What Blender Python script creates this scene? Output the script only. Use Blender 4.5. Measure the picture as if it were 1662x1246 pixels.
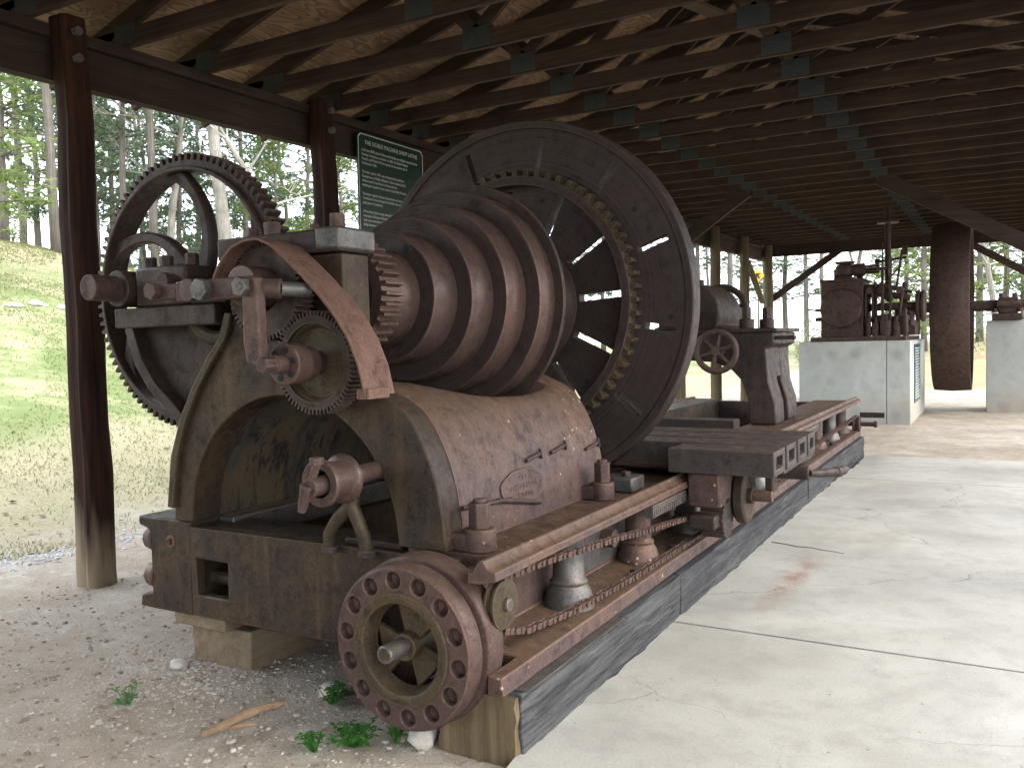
import bpy, bmesh, math, random
from math import radians as rad, sin, cos, pi, tau, hypot
from mathutils import Vector, Matrix
random.seed(7)
S = bpy.context.scene
for o in list(bpy.data.objects): bpy.data.objects.remove(o)
COL = S.collection
# ------------------------------------------------------------------ camera
CAMH = 1.6
cd = bpy.data.cameras.new('camera'); cam = bpy.data.objects.new('camera', cd); COL.objects.link(cam)
f_, cx_, cy_ = 1402.0, 831.0, 623.0
d_ = Vector((1625 - cx_, 540 - cy_, f_)).normalized()
h_ = Vector((1, -0.022, 0))
u_ = h_.cross(d_).normalized()
if u_.y > 0: u_ = -u_
x_ = d_.cross(u_).normalized()
RW = Matrix((x_, d_, u_))                     # rows: world axes in camera (x right, y down, z forward)
cam.matrix_world = Matrix.Translation((0, 0, CAMH)) @ Matrix((
    (RW[0][0], -RW[0][1], -RW[0][2]), (RW[1][0], -RW[1][1], -RW[1][2]), (RW[2][0], -RW[2][1], -RW[2][2]))).to_4x4()
cd.sensor_width = 36; cd.lens = 36 * f_ / 1662; cd.clip_end = 2000; cd.clip_start = 0.05
S.camera = cam
# ------------------------------------------------------------------ sky and sun (bright overcast)
SUN_EL, SUN_AZ = 40, 84          # sun_az: compass-like angle of the sun about Z
w = bpy.data.worlds.new('World'); S.world = w; w.use_nodes = True
nt = w.node_tree; bg = nt.nodes['Background']
sky = nt.nodes.new('ShaderNodeTexSky'); sky.sky_type = 'NISHITA'; sky.sun_disc = False
sky.sun_elevation = rad(SUN_EL); sky.sun_rotation = rad(SUN_AZ); sky.dust_density = 3.0; sky.air_density = 1.0
veil = nt.nodes.new('ShaderNodeMix'); veil.data_type = 'RGBA'
tcs = nt.nodes.new('ShaderNodeTexCoord'); nzs = nt.nodes.new('ShaderNodeTexNoise')
nzs.inputs['Scale'].default_value = 2.2; nzs.inputs['Detail'].default_value = 6
mrs = nt.nodes.new('ShaderNodeMapRange'); mrs.inputs[1].default_value = .35; mrs.inputs[2].default_value = .62
mrs.inputs[3].default_value = .45; mrs.inputs[4].default_value = .9
nt.links.new(tcs.outputs['Generated'], nzs.inputs['Vector']); nt.links.new(nzs.outputs[0], mrs.inputs[0])
nt.links.new(mrs.outputs[0], veil.inputs[0])
nt.links.new(sky.outputs[0], veil.inputs[6]); veil.inputs[7].default_value = (8.6, 9.2, 10.2, 1)
nt.links.new(veil.outputs[2], bg.inputs[0]); bg.inputs[1].default_value = 0.15
sl = bpy.data.lights.new('sun', 'SUN'); sl.energy = .5; sl.angle = rad(40); sl.color = (1, .97, .93)
so = bpy.data.objects.new('sun', sl); COL.objects.link(so)
sd = Vector((sin(rad(SUN_AZ)) * cos(rad(SUN_EL)), cos(rad(SUN_AZ)) * cos(rad(SUN_EL)), sin(rad(SUN_EL))))
so.rotation_euler = sd.to_track_quat('Z', 'Y').to_euler()
vs = S.view_settings; vs.view_transform = 'Standard'; vs.look = 'None'; vs.exposure = 2.05; vs.gamma = 1.0
try: vs.use_curve_mapping = False
except Exception: pass

cy = S.cycles; cy.max_bounces = 6; cy.diffuse_bounces = 3; cy.glossy_bounces = 2; cy.transmission_bounces = 2; cy.transparent_max_bounces = 4
cy.caustics_reflective = False; cy.caustics_refractive = False; cy.use_adaptive_sampling = True; cy.adaptive_threshold = .035
def ray(px, py):
    c = Vector((px - cx_, py - cy_, f_)); return Vector((RW[0].dot(c), RW[1].dot(c), RW[2].dot(c)))
def at_dist(px, D):               # ground position in the direction of a photo column, D metres away
    r = ray(px, 560); k = D / hypot(r.x, r.y); return r.x * k, r.y * k
def smooth(a, b, v):
    t = max(0, min(1, (v - a) / (b - a))); return t * t * (3 - 2 * t)
# ------------------------------------------------------------------ materials
def mat(name):
    m = bpy.data.materials.new(name); m.use_nodes = True
    n = m.node_tree; return m, n, n.nodes['Principled BSDF']
def nd(n, t, **k):
    x = n.nodes.new(t)
    for a, b in k.items(): setattr(x, a, b)
    return x
def noise(n, vec, scale, detail=6, rough=.6, dist=0):
    x = nd(n, 'ShaderNodeTexNoise'); x.inputs['Scale'].default_value = scale; x.inputs['Detail'].default_value = detail
    x.inputs['Roughness'].default_value = rough; x.inputs['Distortion'].default_value = dist
    if vec is not None: n.links.new(vec, x.inputs['Vector'])
    return x.outputs[0]
def ramp(n, fac, a, b, ca=0., cb=1.):
    x = nd(n, 'ShaderNodeMapRange'); x.inputs[1].default_value = a; x.inputs[2].default_value = b
    x.inputs[3].default_value = ca; x.inputs[4].default_value = cb; n.links.new(fac, x.inputs[0]); return x.outputs[0]
def mix(n, fac, a, b):
    x = nd(n, 'ShaderNodeMix', data_type='RGBA')
    if isinstance(fac, (int, float)): x.inputs[0].default_value = fac
    else: n.links.new(fac, x.inputs[0])
    for i, c in ((6, a), (7, b)):
        if isinstance(c, tuple): x.inputs[i].default_value = c + ((1,) if len(c) == 3 else ())
        else: n.links.new(c, x.inputs[i])
    return x.outputs[2]
def bump(n, b, h, strength=.3, dist=.01):
    x = nd(n, 'ShaderNodeBump'); x.inputs['Strength'].default_value = strength; x.inputs['Distance'].default_value = dist
    n.links.new(h, x.inputs['Height']); n.links.new(x.outputs[0], b.inputs['Normal'])
def mth(n, op, a, b):
    x = nd(n, 'ShaderNodeMath', operation=op)
    for i, v in enumerate((a, b)):
        if isinstance(v, (int, float)): x.inputs[i].default_value = v
        else: n.links.new(v, x.inputs[i])
    return x.outputs[0]
def iron(name, base, rust, dust, ramt=.5, damt=.6, rough=.55, metal=.3, spots=0., streak=.35, turned=0.):
    m, n, b = mat(name)
    tc = nd(n, 'ShaderNodeTexCoord').outputs['Object']
    big = noise(n, tc, 1.9, 5, .68, .5); mid = noise(n, tc, 11, 5, .75, .3); fine = noise(n, tc, 70, 3, .7)
    mp = nd(n, 'ShaderNodeMapping'); n.links.new(tc, mp.inputs[0]); mp.inputs['Scale'].default_value = (9, 9, .9)
    st = noise(n, mp.outputs[0], 1.5, 4, .65, .2)                # run-off streaks down the casting
    c = mix(n, ramp(n, big, .40, .60, 0, ramt), base, rust)
    c = mix(n, ramp(n, mid, .50, .66, 0, .7), c, tuple(v * .42 for v in base))
    c = mix(n, ramp(n, st, .52, .70, 0, streak), c, tuple(min(1, v * 1.55) for v in rust))
    c = mix(n, ramp(n, fine, .56, .72, 0, .5), c, tuple(min(1, v * 1.7) for v in rust))
    c = mix(n, ramp(n, fine, .44, .30, 0, .55), c, tuple(v * .35 for v in base))
    g = nd(n, 'ShaderNodeNewGeometry'); sx = nd(n, 'ShaderNodeSeparateXYZ'); n.links.new(g.outputs['True Normal'], sx.inputs[0])
    up = ramp(n, sx.outputs[2], .2, .95, 0, damt)               # dust and flaked rust lying on upward faces
    c = mix(n, mth(n, 'MULTIPLY', up, ramp(n, mid, .35, .6, 1, .35)), c, dust)
    if spots:
        v = nd(n, 'ShaderNodeTexVoronoi'); v.inputs['Scale'].default_value = 17; n.links.new(tc, v.inputs['Vector'])
        sp = mth(n, 'MULTIPLY', ramp(n, v.outputs['Distance'], .07, .15, 1, 0), ramp(n, big, .5, .54, 0, spots))
        c = mix(n, sp, c, (.5, .44, .36))
    bv = nd(n, 'ShaderNodeBevel'); bv.samples = 4; bv.inputs['Radius'].default_value = .016      # edges rubbed to brighter metal
    dt = nd(n, 'ShaderNodeVectorMath', operation='DOT_PRODUCT'); n.links.new(bv.outputs[0], dt.inputs[0]); n.links.new(g.outputs['Normal'], dt.inputs[1])
    ed = mth(n, 'MULTIPLY', ramp(n, dt.outputs['Value'], .985, .86, 0, .75), ramp(n, mid, .38, .58, 0, 1))
    c = mix(n, ed, c, tuple(min(1, v * 1.9 + .02) for v in rust))
    pv = nd(n, 'ShaderNodeTexVoronoi'); pv.inputs['Scale'].default_value = 55; n.links.new(tc, pv.inputs['Vector'])
    pit = mth(n, 'MULTIPLY', ramp(n, pv.outputs['Distance'], .12, .3, 1, 0), ramp(n, big, .44, .58, .1, .9))
    c = mix(n, mth(n, 'MULTIPLY', pit, .7), c, tuple(v * .3 for v in base))
    if turned:
        ml = nd(n, 'ShaderNodeVectorMath', operation='MULTIPLY_ADD'); n.links.new(tc, ml.inputs[0]); ml.inputs[1].default_value = (1, 0, 1); ml.inputs[2].default_value = (0, 0, -1.618)
        ln = nd(n, 'ShaderNodeVectorMath', operation='LENGTH'); n.links.new(ml.outputs[0], ln.inputs[0])
        cb = nd(n, 'ShaderNodeCombineXYZ'); n.links.new(ln.outputs['Value'], cb.inputs[0])
        rg = noise(n, cb.outputs[0], 60, 4, .8)
        c = mix(n, ramp(n, rg, .45, .65, 0, turned), c, tuple(min(1, v * 1.8) for v in rust))
    n.links.new(c, b.inputs['Base Color'])
    b.inputs['Metallic'].default_value = metal; b.inputs['Specular IOR Level'].default_value = .28
    n.links.new(ramp(n, mid, .3, .7, rough - .14, rough + .22), b.inputs['Roughness'])
    bump(n, b, mix(n, .35, mid, fine), .55, .006)
    return m
def wood(name, dark, light, axis='Y', scale=1., rough=.8, bstr=.5, stain=.0, staincol=(.02, .02, .02)):
    m, n, b = mat(name)
    tc = nd(n, 'ShaderNodeTexCoord').outputs['Object']
    mp = nd(n, 'ShaderNodeMapping'); n.links.new(tc, mp.inputs[0])
    s = {'X': (.6, 14, 14), 'Y': (14, .6, 14), 'Z': (14, 14, .6)}[axis]
    mp.inputs['Scale'].default_value = tuple(v * scale for v in s)
    g = noise(n, mp.outputs[0], 2.2, 8, .7, .45); l = noise(n, tc, 1.6, 5, .6)
    c = mix(n, ramp(n, g, .32, .68), dark, light)
    c = mix(n, ramp(n, l, .45, .7, 0, .5 + stain * .4), c, staincol if stain else tuple(v * .5 for v in dark))
    n.links.new(c, b.inputs['Base Color']); b.inputs['Roughness'].default_value = rough; b.inputs['Specular IOR Level'].default_value = .15
    bump(n, b, g, bstr, .008); return m
def plain(name, col, rough=.6, metal=0., var=.25, scale=12, bs=.2):
    m, n, b = mat(name)
    tc = nd(n, 'ShaderNodeTexCoord').outputs['Object']; g = noise(n, tc, scale, 6)
    n.links.new(mix(n, ramp(n, g, .3, .7), tuple(v * (1 - var) for v in col), tuple(min(1, v * (1 + var)) for v in col)), b.inputs['Base Color'])
    b.inputs['Roughness'].default_value = rough; b.inputs['Metallic'].default_value = metal
    bump(n, b, g, bs, .004); return m
M = {}
M['cast'] = iron('cast_iron', (0.0729, 0.0503, 0.0468), (0.1199, 0.0662, 0.0450), (0.1815, 0.1151, 0.0645), .75, .8, spots=.9)
M['slate'] = iron('table_iron', (0.0454, 0.0385, 0.0385), (0.0689, 0.0501, 0.0421), (0.1157, 0.0761, 0.0513), .6, .75)
M['dark'] = iron('dark_cast_iron', (0.0349, 0.0261, 0.0238), (0.0673, 0.0420, 0.0306), (0.1315, 0.0785, 0.0483), .6, .5)
M['cone'] = iron('belt_polished_iron', (0.0785, 0.0524, 0.0469), (0.1138, 0.0673, 0.0497), (0.1472, 0.0823, 0.0552), .7, .5, rough=.40, metal=.45, streak=.15, turned=.2)
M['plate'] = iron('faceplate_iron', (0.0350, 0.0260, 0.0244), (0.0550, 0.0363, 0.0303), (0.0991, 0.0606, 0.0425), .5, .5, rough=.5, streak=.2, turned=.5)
M['end'] = iron('ochre_stained_iron', (0.0355, 0.0253, 0.0202), (0.0675, 0.0432, 0.0221), (0.0914, 0.0697, 0.0465), .85, .6, streak=.45)
M['guard'] = iron('red_rust_iron', (0.1127, 0.0585, 0.0412), (0.1543, 0.0846, 0.0596), (0.1666, 0.0994, 0.0719), .7, .5, rough=.68, metal=.05, streak=.25)
M['pulley'] = iron('purple_rust_iron', (0.0686, 0.0433, 0.0392), (0.0974, 0.0560, 0.0409), (0.1476, 0.0946, 0.0637), .7, .6)
M['grey'] = iron('worn_grey_iron', (.10, .10, .098), (.125, .10, .078), (.17, .147, .118), .5, .4, rough=.42, metal=.5)
M['gearring'] = iron('olive_gear_iron', (0.0401, 0.0324, 0.0216), (0.0854, 0.0576, 0.0290), (0.1154, 0.0829, 0.0474), .7, .5)
M['rust'] = iron('rust_red_machine', (.052, .033, .027), (.082, .046, .034), (.10, .066, .05), .7, .4, rough=.66, metal=.1)
def flaked():
    m, n, b = mat('flaked_paint_iron')
    tc = nd(n, 'ShaderNodeTexCoord').outputs['Object']; mp = nd(n, 'ShaderNodeMapping'); n.links.new(tc, mp.inputs[0]); mp.inputs['Scale'].default_value = (2.2, 3.4, 1.0)
    g = noise(n, mp.outputs[0], 2.0, 6, .75, .3); h = noise(n, mp.outputs[0], 3.6, 8, .8, .4); l = noise(n, mp.outputs[0], 1.1, 3, .6)
    c = mix(n, ramp(n, l, .42, .58), (.07, .055, .03), (.03, .032, .032))
    c = mix(n, ramp(n, g, .46, .54), c, (.07, .047, .025))
    c = mix(n, ramp(n, h, .52, .545, 0, .9), c, (.014, .013, .013))
    n.links.new(c, b.inputs['Base Color']); b.inputs['Roughness'].default_value = .55; bump(n, b, h, .5, .006); return m
M['flaked'] = flaked()
M['hole'] = plain('hole_black', (.012, .011, .011), .9)  # black paints the shade inside holes; also fills joints and the crack
M['header'] = wood('header_wood', (.028, .019, .015), (.060, .041, .031), 'Y')
M['truss'] = wood('truss_wood', (.032, .021, .0155), (.08, .052, .037), 'X')
M['trussl'] = wood('pale_web_wood', (.06, .04, .027), (.13, .09, .06), 'X')
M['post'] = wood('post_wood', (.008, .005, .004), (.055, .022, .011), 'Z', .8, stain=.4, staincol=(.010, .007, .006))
def bleach(m):
    n = m.node_tree; b = n.nodes['Principled BSDF']; old = b.inputs['Base Color'].links[0].from_socket
    tc = nd(n, 'ShaderNodeTexCoord').outputs['Object']; sx = nd(n, 'ShaderNodeSeparateXYZ'); n.links.new(tc, sx.inputs[0])
    mp = nd(n, 'ShaderNodeMapping'); n.links.new(tc, mp.inputs[0]); mp.inputs['Scale'].default_value = (9, 9, .8)
    wz = mth(n, 'ADD', sx.outputs[2], mth(n, 'MULTIPLY', mth(n, 'SUBTRACT', noise(n, mp.outputs[0], 1.5, 4), .5), .9))
    n.links.new(mix(n, ramp(n, wz, .08, .5, .9, 0), old, (.24, .185, .12)), b.inputs['Base Color'])
bleach(M['post'])
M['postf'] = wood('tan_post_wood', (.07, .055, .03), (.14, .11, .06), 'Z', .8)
M['brace'] = wood('brace_wood', (.03, .02, .016), (.07, .046, .037), 'X')
M['timber'] = wood('weathered_timber', (.006, .006, .007), (.105, .103, .10), 'Y', 1.1, bstr=1., stain=.4, staincol=(.03, .03, .035))
M['endgrain'] = wood('end_grain', (.07, .048, .026), (.2, .148, .085), 'Z', .6, bstr=.7, stain=.2, staincol=(.07, .05, .03))
M['block'] = wood('block_wood', (.15, .11, .068), (.27, .21, .14), 'Y', .8, bstr=.5)
M['bark'] = wood('bark', (.075, .066, .056), (.19, .17, .145), 'Z', .5, bstr=1.)
M['barkl'] = wood('pale_bark', (.13, .12, .10), (.30, .28, .235), 'Z', .5, bstr=.8)
M['twig'] = plain('grey_twig', (.3, .28, .24), .9)
M['gusset'] = plain('galvanised_plate', (.055, .064, .066), .5, .4, .3, 60)
M['signgreen'] = plain('sign_green', (.006, .03, .019), .35, 0, .1)
M['signteal'] = plain('sign_teal', (.012, .075, .075), .4, 0, .1)
M['letter'] = plain('sign_lettering', (.62, .64, .6), .5, 0, .05)
M['yellow'] = plain('sign_yellow', (.75, .36, .012), .5, 0, .05)
M['black'] = plain('black_paint', (.015, .015, .015), .5)
M['stone'] = plain('pale_stone', (.45, .41, .35), .9, 0, .3, 14, .6)
M['stick'] = wood('stick_wood', (.2, .13, .075), (.36, .25, .15), 'X', 1.)
def ply():
    m, n, b = mat('plywood')
    oi = nd(n, 'ShaderNodeObjectInfo'); tc = nd(n, 'ShaderNodeTexCoord').outputs['Object']
    ad = nd(n, 'ShaderNodeVectorMath', operation='ADD'); n.links.new(tc, ad.inputs[0])
    sc = nd(n, 'ShaderNodeVectorMath', operation='SCALE'); n.links.new(oi.outputs['Random'], sc.inputs['Scale']); sc.inputs[0].default_value = (37, 19, 53)
    n.links.new(sc.outputs[0], ad.inputs[1])
    mp = nd(n, 'ShaderNodeMapping'); n.links.new(ad.outputs[0], mp.inputs[0]); mp.inputs['Scale'].default_value = (3.2, .7, 3.2)
    ln = noise(n, mp.outputs[0], 1.1, 2, .5, .6)
    wv = mth(n, 'FRACT', mth(n, 'MULTIPLY', ln, 17.), 0)
    g = ramp(n, wv, .1, .85); kn = noise(n, ad.outputs[0], 1.3, 5)
    c = mix(n, g, (.27, .165, .09), (.125, .07, .037))
    c = mix(n, ramp(n, kn, .45, .7, 0, .65), c, (.035, .023, .015))
    n.links.new(c, b.inputs['Base Color']); b.inputs['Roughness'].default_value = .8; return m
M['ply'] = ply()
def concrete(name, a, bcol, stain=True):
    m, n, b = mat(name)
    tc = nd(n, 'ShaderNodeTexCoord').outputs['Object']
    big = noise(n, tc, .9, 6, .6, .6); mid = noise(n, tc, 5, 8, .7); fi = noise(n, tc, 90, 4, .7)
    c = mix(n, ramp(n, big, .35, .68), a, bcol)
    c = mix(n, ramp(n, mid, .48, .70, 0, .45), c, tuple(v * .68 for v in a))
    lg = noise(n, tc, .45, 3, .5, 1.0); c = mix(n, ramp(n, lg, .5, .68, 0, .5), c, tuple(v * .62 for v in a))
    c = mix(n, ramp(n, fi, .54, .70, 0, .5), c, tuple(v * .5 for v in a))
    c = mix(n, ramp(n, fi, .40, .28, 0, .35), c, tuple(min(1, v * 1.3) for v in bcol))
    for vs_, lo, hi, am in ((7, .03, .055, .7), (19, .04, .09, .5)):
        v = nd(n, 'ShaderNodeTexVoronoi'); v.inputs['Scale'].default_value = vs_; n.links.new(tc, v.inputs['Vector'])
        c = mix(n, ramp(n, v.outputs['Distance'], lo, hi, am, 0), c, (.13, .11, .085))
    if stain:
        wp = nd(n, 'ShaderNodeVectorMath', operation='MULTIPLY_ADD'); cn = nd(n, 'ShaderNodeTexNoise'); cn.inputs['Scale'].default_value = 2.5; cn.inputs['Detail'].default_value = 6; n.links.new(tc, cn.inputs['Vector'])
        n.links.new(cn.outputs['Color'], wp.inputs[0]); wp.inputs[1].default_value = (.5, .5, 0); n.links.new(tc, wp.inputs[2])
        ve = nd(n, 'ShaderNodeTexVoronoi', feature='DISTANCE_TO_EDGE'); ve.inputs['Scale'].default_value = .42; n.links.new(wp.outputs[0], ve.inputs['Vector'])
        c = mix(n, mth(n, 'MULTIPLY', ramp(n, ve.outputs['Distance'], .0008, .003, .7, 0), ramp(n, lg, .46, .56, 0, 1)), c, (.1, .09, .075))
        oil = noise(n, tc, 1.7, 2, .5); c = mix(n, ramp(n, oil, .66, .74, 0, .35), c, (.2, .18, .15))
    if stain:      # one rust streak on the slab, broken by noise
        mp = nd(n, 'ShaderNodeMapping'); n.links.new(tc, mp.inputs[0])
        mp.inputs['Location'].default_value = (1.195, -.85, 0)
        r = nd(n, 'ShaderNodeVectorRotate', rotation_type='Z_AXIS'); r.inputs['Angle'].default_value = rad(1); n.links.new(mp.outputs[0], r.inputs['Vector'])
        ml = nd(n, 'ShaderNodeVectorMath', operation='MULTIPLY'); n.links.new(r.outputs[0], ml.inputs[0]); ml.inputs[1].default_value = (10, 1.4, 0)
        ln = nd(n, 'ShaderNodeVectorMath', operation='LENGTH'); n.links.new(ml.outputs[0], ln.inputs[0])
        s = mth(n, 'MULTIPLY', ramp(n, ln.outputs['Value'], .1, 1.25, .8, 0), ramp(n, mid, .38, .58, .05, 1))
        c = mix(n, s, c, (.24, .12, .07))
    else:          # orange seepage low on the block
        sx = nd(n, 'ShaderNodeSeparateXYZ'); n.links.new(tc, sx.inputs[0])
        s = mth(n, 'MULTIPLY', ramp(n, sx.outputs[2], .05, .6, .8, 0), ramp(n, big, .4, .65, .15, 1))
        c = mix(n, s, c, (.36, .24, .12))
        v2 = nd(n, 'ShaderNodeTexVoronoi'); v2.inputs['Scale'].default_value = 1.7; v2.inputs['Randomness'].default_value = .35; n.links.new(tc, v2.inputs['Vector'])
        c = mix(n, ramp(n, v2.outputs['Distance'], .08, .26, .45, 0), c, (.2, .2, .18))
    n.links.new(c, b.inputs['Base Color']); b.inputs['Roughness'].default_value = .85
    bump(n, b, mix(n, .5, mid, fi), .25, .005); return m
M['slab'] = concrete('slab_concrete', (.335, .32, .275), (.46, .445, .395))
M['cblock'] = concrete('block_concrete', (.36, .37, .34), (.47, .48, .445), False)
def ground():
    m, n, b = mat('dirt_and_grass')
    tc = nd(n, 'ShaderNodeTexCoord').outputs['Object']
    sx = nd(n, 'ShaderNodeSeparateXYZ'); n.links.new(tc, sx.inputs[0])
    big = noise(n, tc, .35, 6, .6, .5); mid = noise(n, tc, 2.2, 8, .7, .4); fi = noise(n, tc, 22, 6, .75); vf = noise(n, tc, 75, 3, .7)
    dirt = mix(n, ramp(n, mid, .35, .65), (.345, .295, .23), (.50, .45, .375))
    dirt = mix(n, ramp(n, big, .42, .62, 0, .6), dirt, (.27, .21, .15))
    dirt = mix(n, ramp(n, vf, .5, .75, 0, .55), dirt, (.17, .14, .11))
    g6 = noise(n, tc, 6.5, 7, .75, .6)
    dirt = mix(n, ramp(n, g6, .52, .66, 0, .55), dirt, (.20, .165, .125))
    dirt = mix(n, ramp(n, g6, .44, .34, 0, .5), dirt, (.52, .49, .44))
    pv = nd(n, 'ShaderNodeTexVoronoi'); pv.inputs['Scale'].default_value = 38; n.links.new(tc, pv.inputs['Vector'])
    pc = nd(n, 'ShaderNodeSeparateXYZ'); n.links.new(pv.outputs['Color'], pc.inputs[0])
    peb = mth(n, 'MULTIPLY', ramp(n, pv.outputs['Distance'], .22, .34, 1, 0), ramp(n, pc.outputs[0], .55, .6, 0, .75))
    dirt = mix(n, peb, dirt, mix(n, pc.outputs[1], (.28, .23, .18), (.55, .52, .47)))
    red = mix(n, ramp(n, mid, .4, .6), (.3, .15, .08), (.36, .24, .15))
    gr = mix(n, ramp(n, mix(n, .5, mid, big), .40, .56), (.30, .27, .165), (.13, .165, .06)); gr = mix(n, ramp(n, fi, .5, .72, 0, .5), gr, (.20, .17, .10))
    straw = mix(n, ramp(n, fi, .4, .65), (.36, .31, .2), (.23, .19, .115))
    wob = mth(n, 'MULTIPLY', mth(n, 'SUBTRACT', mid, .5), 3.2)
    xx = mth(n, 'ADD', sx.outputs[0], wob)
    gmask = ramp(n, xx, -8.2, -6.7, 1, 0)
    smask = mth(n, 'MULTIPLY', ramp(n, xx, -11.5, -10.2, 0, 1), 1)
    top = ramp(n, sx.outputs[2], 3.6, 5.0, 0, .75)
    grass = mix(n, mth(n, 'MULTIPLY', smask, .72), gr, straw); grass = mix(n, top, grass, straw)
    farm = ramp(n, mth(n, 'ADD', sx.outputs[1], wob), 27, 29, 0, 1)
    c = mix(n, gmask, dirt, grass)
    rg = mix(n, ramp(n, big, .45, .56), gr, red)
    c = mix(n, mth(n, 'MULTIPLY', farm, ramp(n, sx.outputs[0], -7, -4, 0, 1)), c, rg)
    n.links.new(c, b.inputs['Base Color']); b.inputs['Roughness'].default_value = .95; b.inputs['Specular IOR Level'].default_value = .1
    bump(n, b, mix(n, .4, mix(n, .5, fi, vf), peb), .9, .02); return m
M['ground'] = ground()
def leaf(name, a, bcol, tr=.5):
    m, n, b = mat(name)
    oi = nd(n, 'ShaderNodeObjectInfo'); tc = nd(n, 'ShaderNodeTexCoord').outputs['Object']
    c = mix(n, ramp(n, noise(n, tc, .9, 4), .35, .65), a, bcol)
    c = mix(n, ramp(n, oi.outputs['Random'], 0, 1, 0, .35), c, tuple(v * .6 for v in a))
    n.links.new(c, b.inputs['Base Color']); b.inputs['Roughness'].default_value = .7
    t = nd(n, 'ShaderNodeBsdfTranslucent'); n.links.new(c, t.inputs[0]); ms = nd(n, 'ShaderNodeMixShader'); ms.inputs[0].default_value = tr
    n.links.new(b.outputs[0], ms.inputs[1]); n.links.new(t.outputs[0], ms.inputs[2])
    n.links.new(ms.outputs[0], n.nodes['Material Output'].inputs[0]); return m
M['pine'] = leaf('pine_needles', (.10, .15, .085), (.19, .25, .13))
M['pinel'] = leaf('light_pine_needles', (.15, .21, .06), (.27, .33, .12))
M['brush'] = leaf('brush_leaves', (.11, .12, .055), (.22, .2, .11))
M['weed'] = leaf('weed_leaves', (.05, .19, .025), (.09, .27, .045))
M['grass'] = leaf('grass_blades', (.13, .18, .045), (.27, .24, .12))
M['dead'] = plain('dead_leaves', (.17, .115, .07), .9)
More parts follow.
